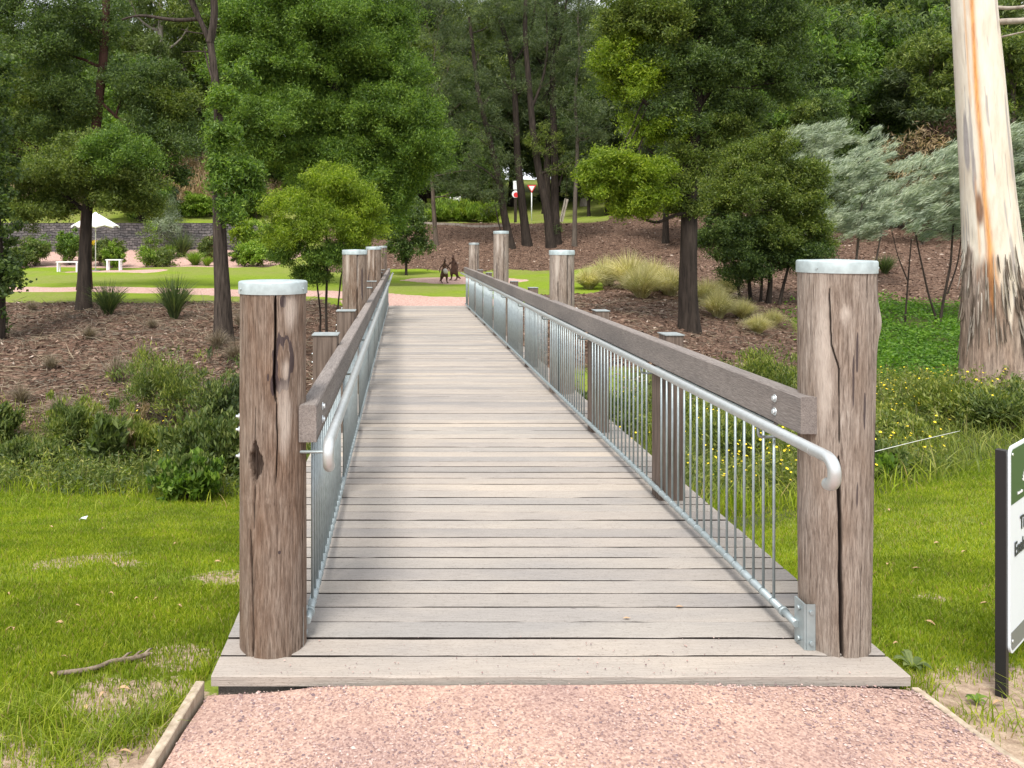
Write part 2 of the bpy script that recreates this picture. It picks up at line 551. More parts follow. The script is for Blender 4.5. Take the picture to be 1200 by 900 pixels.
# ------------------------------------------------------------------ terrain
PROF = {
    'L': [(-40, -.05), (2.5, -.06), (3.2, -.09), (5, -.38), (7, -.85), (8.5, -1.18), (10, -1.36), (11.5, -1.28), (14, -.88), (17, -.45), (20, -.25), (23.3, -.12),
          (30, -.05), (50, .0), (55, .18), (59.8, 1.1), (60.3, 1.15), (60.9, 3.25), (70, 5.1), (78, 8.2), (95, 13), (150, 18), (400, 20), (900, 20)],
    'C': [(-40, -.05), (2.5, -.06), (3.2, -.12), (5, -.38), (7, -.85), (8.5, -1.25), (10, -1.45), (13, -1.3), (16, -.9), (19, -.35), (20.75, -.05), (25, 0), (46, .02),
          (50, .9), (55, 2.1), (60, 3.0), (64, 3.4), (80, 4.0), (110, 8), (150, 14), (400, 20), (900, 20)],
    'R': [(-40, -.05), (2.5, -.06), (4, -.15), (6, -.38), (8, -.62), (10, -.85), (13, -1.12), (17, -1.28), (20, -1.12), (23, -.78), (27, -.25), (32, .3), (40, 1.2),
          (50, 2.4), (70, 5.5), (110, 10), (150, 14), (400, 20), (900, 20)],
}


def spar(X, Y):
    return X / (0.25 * np.maximum(Y, 0) + 2.0)


def hz(X, Y, rough=True):
    X, Y = np.asarray(X, float), np.asarray(Y, float)
    s = spar(X, Y)
    p = {k: np.interp(Y, [a for a, b in q], [b for a, b in q]) for k, q in PROF.items()}
    wl = 1 - sst(-0.62, -0.28, s)
    wr = sst(0.55, 1.7, s)
    z = p['C'] * (1 - wl) * (1 - wr) + p['L'] * wl + p['R'] * wr
    # mound round the foot of the big gum
    d2 = (X - 8.7) ** 2 + (Y - 11.5) ** 2
    z = z + 0.42 * np.exp(-d2 / 5.0)
    if rough:
        a = sst(3.5, 12, Y) * 0.09 + sst(30, 80, Y) * 0.25
        z = z + a * (fbm(X * .35, Y * .35, 3.3) - .5) * 2 + 0.012 * sst(3.0, 4, np.hypot(X, Y)) * (fbm(X * 2.5, Y * 2.5, 1.3) - .5)
        # keep the ground under paths and the deck's ends level
    return z


def path_d(X, Y):
    """distance to the centre line of the far gravel path"""
    pl = [(0.61, 20), (0.61, 22.6), (-0.6, 24.6), (-3.4, 27.2), (-8, 28.9), (-16, 29.6), (-45, 30.5)]
    d = np.full(np.shape(X), 1e9)
    for (ax, ay), (bx, by) in zip(pl[:-1], pl[1:]):
        t = np.clip(((X - ax) * (bx - ax) + (Y - ay) * (by - ay)) / ((bx - ax) ** 2 + (by - ay) ** 2), 0, 1)
        d = np.minimum(d, np.hypot(X - ax - t * (bx - ax), Y - ay - t * (by - ay)))
    return d


def zones(X, Y):
    """mulch, meadow soil, pink gravel, bare soil, dry grass, dull grass, in 0..1"""
    X, Y = np.asarray(X, float), np.asarray(Y, float)
    s = spar(X, Y)
    n = fbm(X * .5, Y * .5, 9.1) - .5
    n2 = fbm(X * 1.6, Y * 1.6, 4.1) - .5
    left = 1 - sst(-.28, -.12, s)
    right = sst(.9, 1.15, s)
    # left bank mulch 12..23.5
    mulL = sst(11.2, 12.8, Y + 2 * n) * (1 - sst(23.2, 24.0, Y + 1.2 * n))
    mulC = sst(11.0, 13.0, Y) * (1 - sst(20.0, 21.0, Y))
    lawn_tongue = (X < 0.262 * Y + .5 * n - 8.0 * np.exp(-(np.maximum(Y - 24.2, 0) / 1.2))) & (Y > 24.2)
    far_mulch = sst(45.6, 46.8, Y + 2.0 * n) * (1 - sst(61.5, 63, Y + 2 * n)) * sst(-.42, -.30, s)
    mulR = np.where(Y > 20.8, 1.0, sst(13.5, 17.5, Y + 4 * n)) * (1 - lawn_tongue) * (Y < 75) * sst(.16, .22, s)
    gully_green = sst(1.5, 1.75, s) * sst(13, 15, Y) * (1 - sst(25, 28, Y + 3 * n))
    mulch = np.maximum.reduce([mulL * left, mulC * (1 - left) * (1 - sst(.14, .2, s)), far_mulch * (Y > 44), mulR])
    plaza = (1 - sst(2.3, 2.6, np.hypot((X - .7) * .8, (Y - 22.9)))) * (Y > 20.6)
    mulch = mulch * (1 - plaza) * (1 - gully_green) * (1 - sst(1.35, 1.6, s) * (Y < 24))
    lim = np.where(s > 0, 6.7 + (X - 3.8) * .55, 8.7) + .8 * n
    meadow = sst(0, .8, Y - lim) * (1 - sst(12, 13.6, Y + 2 * n)) + gully_green + sst(.5, .9, s) * (Y > 9) * (1 - sst(14, 18.5, Y + 3 * n))
    pink = (1 - sst(1.25, 1.45, path_d(X, Y) + .3 * n2))
    pink = np.maximum(pink, (1 - sst(1.9, 2.15, np.hypot((X - .7) * .8, (Y - 22.7)) + .3 * n2)) * (Y > 20.7))
    pink = np.maximum(pink, 1 - sst(.9, 1.0, np.hypot((X - 2.7) / 3.1, (Y - 36) / 3.6) + .12 * n))
    pink = np.maximum(pink, 1 - sst(.9, 1.0, np.hypot((X + 17.6) / 3.4, (Y - 47.5) / 2.6) + .12 * n))
    pink = np.maximum(pink, sst(52.3, 53.2, Y + n) * (1 - sst(60.2, 60.6, Y)) * (1 - sst(-.5, -.38, s)))
    pink *= Y > 15
    e = 0.75 + 0.05 * (3 - Y)
    bare = (1 - sst(.25, .55, (-X - .77) + .5 * n2)) * (X < -.5) * (1 - sst(2.6, 3.0, Y + 1.2 * n2))
    bare = np.maximum(bare, sst(1.9, 2.1, X) * (1 - sst(2.95, 3.35, Y - .10 * (X - 2) + .9 * n2)))
    bare = np.maximum(bare, (1 - sst(2.4, 2.75, Y + .35 * (X + 1) + .8 * n2)) * (X < -.8))
    for (bx, by, br) in ((-1.05, 4.72, .24), (-1.22, 4.2, .0), (-2.2, 5.1, .30), (-1.72, 5.0, .15), (-.98, 3.42, .10), (2.85, 4.2, .14)):
        if br:
            bare = np.maximum(bare, .62 * (1 - sst(.5, 1.5, np.hypot((X - bx) / 1.2, Y - by) / br + 2.6 * n2 + 1.2 * (fbm(X * 6, Y * 6, 1.7) - .5))))
    dry = sst(69, 71.5, Y + 2 * n) * (s < -.2)
    dull = .8 * sst(.42, .72, fbm(X * .22, Y * .22, 6.0) + .10 * sst(20, 40, Y)) + sst(60.5, 62, Y) * .5
    return [np.clip(a, 0, 1) for a in (mulch, meadow, pink, bare, dry, dull)]


ys = np.concatenate([[-40, -20, -8, -3, 0, 1, 1.6], np.arange(2.0, 6, .05), np.arange(6, 12, .1), np.arange(12, 30, .2), np.arange(30, 59.5, .4),
                     np.array([59.8, 60.3, 60.9]), np.arange(61.5, 90, .8), np.array([92, 96, 100, 110, 125, 150, 200, 300, 500, 900])])
ss = np.concatenate([[-14, -10, -7, -5, -4, -3.4, -3.0], np.arange(-2.6, 3.6, .022), [3.7, 3.9, 4.2, 4.7, 5.5, 7, 10, 14]])
SS, YY = np.meshgrid(ss, ys)
XXg = SS * (0.25 * np.maximum(YY, 0) + 2.0)
ZZ = hz(XXg, YY)
under_path = (np.abs(XXg - .6) < 1.25 + .05 * (3 - YY)) & (YY < 3.3)
ZZ = np.where(under_path, np.minimum(ZZ, -.075), ZZ)
g = Geo()
nr, nc = SS.shape
i, j = np.meshgrid(np.arange(nr - 1), np.arange(nc - 1), indexing='ij')
i, j = i.ravel(), j.ravel()
quads = np.stack([i * nc + j, i * nc + j + 1, (i + 1) * nc + j + 1, (i + 1) * nc + j], 1)
zn = zones(XXg.ravel(), YY.ravel())
g.add(np.stack([XXg, YY, ZZ], -1).reshape(-1, 3), quads, 0, np.stack(zn[:4], 1), smooth=True)

t = NT('ground')
at = t.n("ShaderNodeAttribute", attribute_name="mask")
sp = t.n("ShaderNodeSeparateColor")
t.set(sp.inputs[0], at.outputs['Color'])
at2 = t.n("ShaderNodeAttribute", attribute_name="mask2")
sp2 = t.n("ShaderNodeSeparateColor")
t.set(sp2.inputs[0], at2.outputs['Color'])
v = t.coord()
nf = t.noise(v, 22, 5, 0.7)
nm = t.noise(v, 3.0, 4, 0.6)
nl = t.noise(v, 0.45, 3)


def edge(mask, k=0.5):
    a = t.math('ADD', mask, t.math('MULTIPLY', t.math('SUBTRACT', nf, 0.5), k * 2))
    return t.ramp(a, [(0.42, 0.0), (0.58, 1.0)])


grass = t.ramp(nf, [(0.25, (0.085, 0.130, 0.012)), (0.5, (0.165, 0.235, 0.018)), (0.8, (0.27, 0.33, 0.040))])
grass = t.mix(grass, t.ramp(nm, [(0.3, (0.75, 0.82, 0.8)), (0.7, (1.2, 1.12, 1.0))]), 0.7, 'MULTIPLY')
dullg = t.ramp(nf, [(0.3, (0.12, 0.13, 0.035)), (0.7, (0.27, 0.25, 0.10))])
grass = t.mix(grass, dullg, t.math('MULTIPLY', sp2.outputs[1], t.ramp(nm, [(0.35, 0.2), (0.65, 1.0)])))
vo = t.n("ShaderNodeTexVoronoi")
t.set(vo.inputs['Vector'], t.coord((1, 1, 1)))
vo.inputs['Scale'].default_value = 14
mul = t.ramp(vo.outputs['Color'], [(0.0, (0.040, 0.025, 0.018)), (0.4, (0.095, 0.059, 0.042)), (0.75, (0.17, 0.110, 0.080)), (1.0, (0.27, 0.20, 0.15))])
mul = t.mix(mul, t.ramp(nm, [(0.3, (0.6, 0.58, 0.58)), (0.7, (1.15, 1.1, 1.05))]), 0.8, 'MULTIPLY')
mea = t.ramp(nf, [(0.3, (0.035, 0.045, 0.015)), (0.7, (0.10, 0.115, 0.035))])
vo2 = t.n("ShaderNodeTexVoronoi")
t.set(vo2.inputs['Vector'], v)
vo2.inputs['Scale'].default_value = 30
pin = t.ramp(vo2.outputs['Color'], [(0.1, (0.30, 0.18, 0.155)), (0.5, (0.45, 0.29, 0.245)), (0.9, (0.56, 0.40, 0.34))])
bar = t.ramp(nf, [(0.3, (0.20, 0.135, 0.095)), (0.6, (0.40, 0.30, 0.22)), (0.8, (0.50, 0.40, 0.31))])
dry = t.ramp(nf, [(0.3, (0.16, 0.11, 0.06)), (0.7, (0.34, 0.25, 0.15))])
c = t.mix(grass, mea, edge(sp.outputs[1]))
c = t.mix(c, dry, edge(sp2.outputs[0]))
c = t.mix(c, mul, edge(sp.outputs[0]))
c = t.mix(c, pin, edge(sp.outputs[2], 0.2))
c = t.mix(c, bar, edge(at.outputs['Alpha'], 0.7))
M['ground'] = t.finish(c, 0.95, 0, t.bump(nf, 0.03, 0.6), 0.1)
me = g.mesh('ground', [M['ground']], True)
a = me.attributes.new("mask2", 'FLOAT_COLOR', 'POINT')
a.data.foreach_set("color", np.stack([zn[4], zn[5], zn[4] * 0, zn[4] * 0 + 1], 1).astype(np.float32).ravel())
ground = bpy.data.objects.new('ground', me)
col.objects.link(ground)
tag(ground, kind='structure')

# ------------------------------------------------------------------ near gravel path with timber edging
PZ = -0.045
g = Geo()
py_ = np.concatenate([np.linspace(-12, 1.5, 20), np.arange(1.6, 3.004, .03)])
pu = np.linspace(0, 1, 90)
PU, PY = np.meshgrid(pu, py_)
xl = -.742 - .085 * (3 - PY) * (PY > 0) - .085 * 3 * (PY <= 0)
xr = 1.925 + .16 * (3 - PY) * (PY > 0) + .16 * 3 * (PY <= 0)
PX = xl + PU * (xr - xl)
PZZ = PZ + .022 * np.sin(np.pi * PU) ** .5 + .012 * (fbm(PX * 3, PY * 3) - .5) - .02 * sst(2.7, 3.0, PY) * (1 - sst(.05, .18, PU))
i, j = np.meshgrid(np.arange(len(py_) - 1), np.arange(len(pu) - 1), indexing='ij')
i, j = i.ravel(), j.ravel()
n_ = len(pu)
g.add(np.stack([PX, PY, PZZ], -1).reshape(-1, 3), np.stack([i * n_ + j, i * n_ + j + 1, (i + 1) * n_ + j + 1, (i + 1) * n_ + j], 1), smooth=True)
tag(g.build('gravel_path', M['gravel']), kind='structure')


def path_z(x, y):
    u = np.clip((x - (-.742 - .085 * (3 - y))) / 2.8, 0, 1)
    return PZ + .022 * np.sin(np.pi * u) ** .5 + .012 * (fbm(x * 3, y * 3) - .5) - .02 * sst(2.7, 3.0, y) * (1 - sst(.05, .18, u))


N = 26000
y = 1.9 + 1.09 * rng.random(N) ** .8
x = -.742 - .085 * (3 - y) + rng.random(N) * (2.667 + .245 * (3 - y))
keep = fbm(x * 4, y * 4, 2.0) + .35 * (rng.random(N) - .5) + .12 * (np.abs(x - .5) > .9) > .47
x, y = x[keep], y[keep]
N = len(x)
sz = .0018 + .0045 * rng.random(N) ** 3 + .004 * (rng.random(N) < .015)
octv = np.array([[1, 0, 0], [0, 1, 0], [-1, 0, 0], [0, -1, 0], [0, 0, .8], [0, 0, -.8]])
octf = np.array([[0, 1, 4], [1, 2, 4], [2, 3, 4], [3, 0, 4], [1, 0, 5], [2, 1, 5], [3, 2, 5], [0, 3, 5]])
V = octv[None] * (1 + .7 * (rng.random((N, 6, 1)) - .5)) * sz[:, None, None] * np.array([1.2, 1, .8])
a = rng.random(N) * 6.28
ca, sa = np.cos(a)[:, None], np.sin(a)[:, None]
V = np.stack([V[..., 0] * ca - V[..., 1] * sa, V[..., 0] * sa + V[..., 1] * ca, V[..., 2]], -1)
V += np.stack([x, y, path_z(x, y) + sz * .3], 1)[:, None]
g = Geo()
g.add(V.reshape(-1, 3), (octf[None] + 6 * np.arange(N)[:, None, None]).reshape(-1, 3))
tag(g.build('gravel', M['pebble']), kind='stuff', label='loose red gravel pebbles on the path before the bridge', cat='gravel')

for sx, lab in ((-1, 'straight pale timber edging board between lawn and red gravel path'), (1, 'worn pale timber edging half buried beside the bare soil under the sign')):
    g = Geo()
    yy = np.linspace(2.99, -2, 60)
    w0 = .034 if sx < 0 else .028
    top = .03 if sx < 0 else .003
    xs = (-.742 - .085 * (3 - yy) - .05) if sx < 0 else (1.925 + .16 * (3 - yy) + .004)
    jit = .004 * (fbm(yy * 6, 0, sx) - .5) * (1 if sx < 0 else 3)
    xs = xs + jit
    zt = PZ + top + .004 * (fbm(yy * 5, 3, sx) - .5) * (1 if sx < 0 else 3)
    ring = []
    for k in range(len(yy)):
        x0, x1, z1 = xs[k], xs[k] + w0, zt[k]
        ring += [(x0, yy[k], -.16), (x0, yy[k], z1 - .003), (x0 + .003, yy[k], z1), (x1 - .003, yy[k], z1), (x1, yy[k], z1 - .003), (x1, yy[k], -.16)]
    q = [[k * 6 + m, k * 6 + (m + 1) % 6, (k + 1) * 6 + (m + 1) % 6, (k + 1) * 6 + m] for k in range(len(yy) - 1) for m in range(6)]
    g.add(ring, [np.array(q), np.array([[5, 4, 3, 2, 1, 0]])])
    tag(g.build('path_edging', M['edging']), lab, 'edging', 'timber edgings of the gravel path')

# ------------------------------------------------------------------ the bridge
bridge = empty('footbridge', (0.6, 3.0, 0), 'weathered timber plank footbridge with capped log posts and galvanised railings', 'footbridge')
BO = np.array([0.6, 3.0, 0.0])


def part(g, name, mats, use_attr=False, parent=None, origin=None):
    """links a mesh given in world coordinates as a part; origin moves the object's origin to that point"""
    base = BO if origin is None else np.asarray(origin, float)
    for v_ in g.v:
        v_ -= base.astype(np.float32)
    o = g.build(name, mats, parent or bridge, use_attr=use_attr)
    o.location = Vector(base - BO)
    return o


DX0, DX1 = -.735, 1.935
g = Geo()
yb = 3.0
k = 0
DECK_END = 20.9
while yb < DECK_END:
    w = .158 if k == 0 else .1405 + .003 * (random.random() - .5)
    gap = .0115 + .006 * random.random() ** 2
    m = 36
    xs = np.linspace(DX0 - .004 * random.random(), DX1 + .004 * random.random(), m)
    dz = .0035 * (random.random() - .5)
    rd = random.random() * 50
    tilt = .002 * (random.random() - .5)
    e0 = yb + .0026 * (fbm(xs * 2.2, rd) - .5)
    e1 = yb + w - gap + .0026 * (fbm(xs * 2.2, rd + 9) - .5)
    c0 = .0025 + .004 * sst(.55, .8, fbm(xs * 5, rd + 20))
    c1 = .0025 + .004 * sst(.55, .8, fbm(xs * 5, rd + 30))
    z = dz + .0025 * (fbm(xs * 1.2, rd + 3) - .5)
    mid = (e0 + e1) / 2
    P = np.stack([np.stack([xs, e0, z * 0 - .04], 1), np.stack([xs, e0, z - c0], 1), np.stack([xs, e0 + c0, z - tilt], 1), np.stack([xs, mid, z + .0006], 1),
                  np.stack([xs, e1 - c1, z + tilt], 1), np.stack([xs, e1, z - c1], 1), np.stack([xs, e1, z * 0 - .04], 1)], 1)  # m,7,3
    P = P.reshape(-1, 3)
    ii, jj = np.meshgrid(np.arange(m - 1), np.arange(7), indexing='ij')
    ii, jj = ii.ravel(), jj.ravel()
    q = np.stack([ii * 7 + jj, ii * 7 + (jj + 1) % 7, (ii + 1) * 7 + (jj + 1) % 7, (ii + 1) * 7 + jj], 1)[:, ::-1]
    # gap faces coloured near black, painting in the shade between planks
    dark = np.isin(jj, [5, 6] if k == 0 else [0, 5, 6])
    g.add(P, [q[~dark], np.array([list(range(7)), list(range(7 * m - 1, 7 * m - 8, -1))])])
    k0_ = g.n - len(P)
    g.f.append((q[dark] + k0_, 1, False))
    yb += w
    k += 1
part(g, 'deck', [M['deck'], M['deck_gap_shade']])
g = Geo()
for x_ in (-.30, .60, 1.50):
    g.box((x_ - .06, 3.25, -.30), (x_ + .06, 20.7, -.042), ch=.006)
    part(g, 'bearer', M['rail_wood'])
    g = Geo()
g.box((DX0 + .02, 3.03, -.30), (DX1 - .02, 3.10, -.044))
part(g, 'end_bearer', M['rail_wood'])


def log(r0, r1, h, z0, seg, rows, cracks=(), bulges=(), stains=(), pales=(), hole=None, seed=0):
    """log standing from z0 to h at the local origin; angle 0 faces the camera, positive towards +X"""
    g = Geo()
    A = np.linspace(-np.pi, np.pi, seg, endpoint=False)
    Z = np.linspace(z0, h, rows)
    AA, ZZ_ = np.meshgrid(A, Z)
    t_ = np.clip((ZZ_ - 0) / (h), 0, 1)
    r = r0 + (r1 - r0) * t_
    ca, sa = np.cos(AA), np.sin(AA)
    r = r * (1 + .035 * (fbm(ca * 1.3 + seed, sa * 1.3, ZZ_ * .8) - .5) * 2)
    r = r - .0022 * np.abs(fbm(ca * 14 + seed, sa * 14, ZZ_ * 1.5) - .5) * 3
    crack = np.zeros_like(r)
    for pts, wd, dp in cracks:      # pts: (z, angle)
        zz_ = [p[0] for p in pts]
        aa_ = [p[1] for p in pts]
        o_ = np.argsort(zz_)
        ac = np.interp(ZZ_, np.array(zz_)[o_], np.array(aa_)[o_]) + .05 * (fbm(ZZ_ * 9, seed + wd * 900) - .5)
        fade = sst(min(zz_) - .01, min(zz_) + .05, ZZ_) * (1 - sst(max(zz_) - .05, max(zz_) + .01, ZZ_))
        wloc = wd * (.55 + .9 * fbm(ZZ_ * 5, seed + 5, wd * 300)) * (.25 + .75 * fade)
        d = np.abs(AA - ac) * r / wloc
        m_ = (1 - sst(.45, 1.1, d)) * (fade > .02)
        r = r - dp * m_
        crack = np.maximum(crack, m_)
    stain = np.zeros_like(r)
    pale = np.zeros_like(r)
    for (z_, a_, rz, ra, amt) in bulges:
        r = r + amt * np.exp(-((ZZ_ - z_) / rz) ** 2 - ((AA - a_) / ra) ** 2)
    for (z_, a_, rz, ra, ring) in stains:
        d = np.hypot((ZZ_ - z_) / rz, (AA - a_) / ra) + (.9 if ring else .5) * (fbm(AA * 9, ZZ_ * 12, seed) - .5)
        stain = np.maximum(stain, np.exp(-((d - 1) / .28) ** 2) * (.35 + .9 * fbm(AA * 5, ZZ_ * 7, seed + 3)) if ring else 1 - sst(.3, 1.1, d))
    for (z_, a_, rz, ra) in pales:
        d = np.hypot((ZZ_ - z_) / rz, (AA - a_) / ra) + .6 * (fbm(AA * 9, ZZ_ * 12, seed) - .5)
        pale = np.maximum(pale, 1 - sst(.2, 1.1, d))
    if hole:
        z_, a_, rz, ra = hole
        d = np.hypot((ZZ_ - z_) / rz, (AA - a_) / ra)
        # ragged, taller than wide, with a splinter left standing inside
        d = d + .75 * (fbm(AA * 16, ZZ_ * 9, 5.5) - .5) + .9 * (np.abs(AA - a_) / ra) * (np.abs(ZZ_ - z_) / rz)
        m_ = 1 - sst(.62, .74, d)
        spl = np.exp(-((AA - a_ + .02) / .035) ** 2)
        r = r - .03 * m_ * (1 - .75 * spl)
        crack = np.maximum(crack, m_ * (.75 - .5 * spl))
    P = np.stack([r * sa, -r * ca, ZZ_], -1).reshape(-1, 3)
    at_ = np.stack([crack, stain, pale, crack * 0 + 1], -1).reshape(-1, 4)
    ii, jj = np.meshgrid(np.arange(rows - 1), np.arange(seg), indexing='ij')
    ii, jj = ii.ravel(), jj.ravel()
    j2 = (jj + 1) % seg
    g.add(P, np.stack([ii * seg + jj, ii * seg + j2, (ii + 1) * seg + j2, (ii + 1) * seg + jj], 1), 0, at_, smooth=True)
    g.f.append((np.array([[(rows - 1) * seg + q for q in range(seg)]]), 0, False))
    return g


def cap(r, z, mat, h=.05, parent=None):
    g = Geo()
    n = 64
    A = np.linspace(0, 2 * np.pi, n, endpoint=False)
    rings = [(r, z - h), (r + .0005, z - .006), (r - .002, z - .001), (r - .006, z + .001), (0.001, z + .006)]
    P = np.concatenate([np.stack([a * np.cos(A), a * np.sin(A), A * 0 + b], 1) for a, b in rings])
    q = np.array([[i * n + j, i * n + (j + 1) % n, (i + 1) * n + (j + 1) % n, (i + 1) * n + j] for i in range(len(rings) - 1) for j in range(n)])
    g.add(P, q, smooth=True)
    for a in (1.2, 3.4, 5.3):
        g.tube([( (r) * np.sin(a), -(r) * np.cos(a), z - h * .6), ((r + .004) * np.sin(a), -(r + .004) * np.cos(a), z - h * .6)], .005, 8)
    return g.build('cap', mat, parent)


HP = math.pi / 2


def tall_post(x, y, g, mat, label, capr, capz, capm):
    o = g.build('log_post', mat, bridge, use_attr=True)
    o.location = Vector((x, y, 0)) - Vector(BO)
    if label:
        o['label'] = label
    cap(capr, capz, capm, parent=o)
    return o


gl = log(.137, .137, 1.485, -.5, 380, 300,
         cracks=[([(1.455, .25), (1.30, .24), (1.12, .20), (1.03, .24)], .0065, .03), ([(1.03, .26), (.85, .30), (.70, .24)], .0028, .012),
                 ([(.50, -.53), (.30, -.50), (.10, -.45), (-.02, -.45)], .0055, .025), ([(1.0, -.35), (.5, -.42)], .002, .006), ([(.62, 1.25), (-.05, 1.2)], .004, .02),
                 ([(1.49, -.9), (1.2, -.86)], .0025, .01)],
         bulges=[(1.19, .42, .10, .30, .006), (.62, .0, .012, 1.1, .0015)],
         stains=[(1.18, .48, .085, .27, True), (1.16, .22, .05, .10, False), (1.42, .45, .035, .14, False), (1.09, .16, .05, .09, False), (1.12, .02, .02, .04, False), (.42, .35, .01, .06, False)],
         pales=[(1.15, .52, .06, .16), (.95, .5, .18, .25), (1.38, .7, .1, .3)], hole=(.775, -.37, .125, .36), seed=1)
tall_post(-.542, 3.26, gl, M['post_brown'], 'log post with a ragged hole and dark knot', .1415, 1.497, M['galv_cap'])
gr = log(.134, .148, 1.565, -.5, 380, 300,
         cracks=[([(1.57, .66), (1.2, .66), (.8, .62), (.4, .72), (-.02, .70)], .0052, .028), ([(1.47, -.66), (1.25, -.62), (1.15, -.42), (.85, -.40)], .003, .014),
                 ([(.80, -.42), (.40, -.36), (.1, -.30), (-.05, -.28)], .0075, .035), ([(1.56, .33), (1.42, .36)], .0035, .012), ([(.55, 1.1), (-.05, 1.0)], .003, .012),
                 ([(.35, .25), (-.05, .28)], .0022, .008)],
         bulges=[(1.33, 1.25, .07, .45, .017), (1.37, -.28, .035, .14, .006), (.52, -1.2, .05, .4, .006)],
         stains=[(.80, .95, .16, .10, False), (.98, .30, .10, .05, False), (1.1, -.05, .12, .035, False), (1.45, .9, .1, .08, False), (.65, .1, .08, .03, False), (1.22, .05, .1, .04, False)],
         pales=[(1.37, -.28, .05, .18), (1.2, -.8, .4, .3), (1.3, 1.1, .2, .3)], seed=4)
tp = tall_post(1.787, 3.26, gr, M['post_grey'], 'log post with long cracks and a knobbly bulge', .1505, 1.582, M['galv_cap'])
tp.rotation_euler = (0, R(.35), 0)

BAY = 1.82
for side, x_, tops in ((-1, -.545, {8.76: 1.585, 14.22: 1.60, 19.68: 1.60}), (1, 1.765, {8.76: 1.58, 14.22: 1.885, 19.68: 1.68})):
    for n_, (yy_, tz) in enumerate(tops.items()):
        sd = 11 + n_ + (5 if side > 0 else 0)
        g_ = log(.138, .136 if n_ < 2 else .125, tz - .01, -1.6 + n_ * .3, 96, 90,
                 cracks=[([(tz, .3), (.2, .25)], .006, .02), ([(tz * .8, -.5), (-.2, -.45)], .005, .02)],
                 stains=[(tz * .75, .7, .3, .10, False), (tz * .5, -.4, .12, .12, False)] if n_ != 1 else [(tz * .6, -.7, .25, .12, False)], pales=[(tz * .85, .3 - .3 * n_, .25, .10), (tz * .9, -.6, .3, .25)], seed=sd)
        tall_post(x_, yy_, g_, M['post_brown'] if side < 0 else M['post_grey'], None, .141 if n_ < 2 else .13, tz, M['galv_cap'] if n_ < 2 else M['cap_weld'])
# short sawn posts between them, notched round the rail beam
for side in (-1, 1):
    for n_ in (1, 2, 4, 5, 7, 8):
        y_ = 3.3 + BAY * n_
        zg = float(hz(.6, y_)) - .3
        a_, b_, c_ = (-.585, -.4285, -.421) if side < 0 else (1.80, 1.686, 1.642)
        g = Geo()
        zn_ = .842 if side < 0 else .874
        g.box((a_, y_ - .075, zg), (c_, y_ + .075, zn_), ch=.004)
        g.box((a_, y_ - .0748, zn_), (b_, y_ + .0748, 1.06), ch=.003)
        o = part(g, 'support_post', M['post_small'])
        g = Geo()
        lo_, hi_ = min(a_, b_), max(a_, b_)
        g.box((lo_ - .006, y_ - .081, 1.061), (hi_ + .006, y_ + .081, 1.067))
        pc = part(g, 'post_cap', M['cap_weld'])
        pc.parent = o

# rail beams (one long run of scarfed timbers per side)
for side in (-1, 1):
    x0, x1 = (-.425, -.353) if side < 0 else (1.609, 1.683)
    ztop = .997 if side < 0 else 1.03
    ynear = 3.18
    joints = [ynear, 8.76, 14.22, 21.0]
    for a_, b_ in zip(joints[:-1], joints[1:]):
        g = Geo()
        yy = np.arange(a_ + (.002 if a_ > 4 else 0), b_ + .001, .12)
        yy[-1] = b_ - .002
        c_ = .006
        prof = [(x0, ztop - .15), (x1, ztop - .15), (x1, ztop - c_), (x1 - c_, ztop), (x0 + c_, ztop), (x0, ztop - c_)]
        V = []
        for q_, y_ in enumerate(yy):
            for m_, (a1, b1) in enumerate(prof):
                jx = .0022 * (float(fbm(y_ * 2.5, m_ * 7.7 + side)) - .5)
                V.append((a1 + jx, y_, b1 + jx + (.003 if a_ > 14 else 0)))
        k_ = len(prof)
        q = np.array([[i * k_ + j, i * k_ + (j + 1) % k_, (i + 1) * k_ + (j + 1) % k_, (i + 1) * k_ + j] for i in range(len(yy) - 1) for j in range(k_)])[:, ::-1]
        g.add(V, [q, np.array([list(range(k_)), list(range(k_ * len(yy) - 1, k_ * (len(yy) - 1) - 1, -1))])])
        ob = part(g, 'rail_beam', M['rail_wood'])
        if a_ == ynear:
            for zz_ in (ztop - .048, ztop - .105):
                g = Geo()
                xi = x1 if side < 0 else x0
                sgn = 1 if side < 0 else -1
                yq = 3.40
                g.tube([(xi, yq, zz_), (xi + sgn * .004, yq, zz_)], .017, 16)
                g.tube([(xi + sgn * .004, yq, zz_), (xi + sgn * .013, yq, zz_)], .0105, 6)
                pb = part(g, 'bolt', M['bolt'])
                pb.parent = ob
                pb.location = Vector((0, 0, 0))
# bolt ends sticking out on the far sides of the tall and short posts
for side in (-1, 1):
    for n_ in range(0, 10):
        y_ = (3.26 if n_ == 0 else 3.3 + BAY * n_)
        tall = n_ % 3 == 0
        xo = (-.542 - .13 if tall else -.575) if side < 0 else (1.80 + .12 if tall else 1.80)
        sgn = -1 if side < 0 else 1
        for zz_ in ((.935, .88, .77) if side < 0 else (.93, .87, .72)):
            g = Geo()
            g.tube([(xo, y_, zz_), (xo + sgn * .012, y_, zz_)], .014, 6)
            g.tube([(xo + sgn * .012, y_, zz_), (xo + sgn * .024, y_, zz_)], .006, 6)
            part(g, 'bolt', M['bolt'])

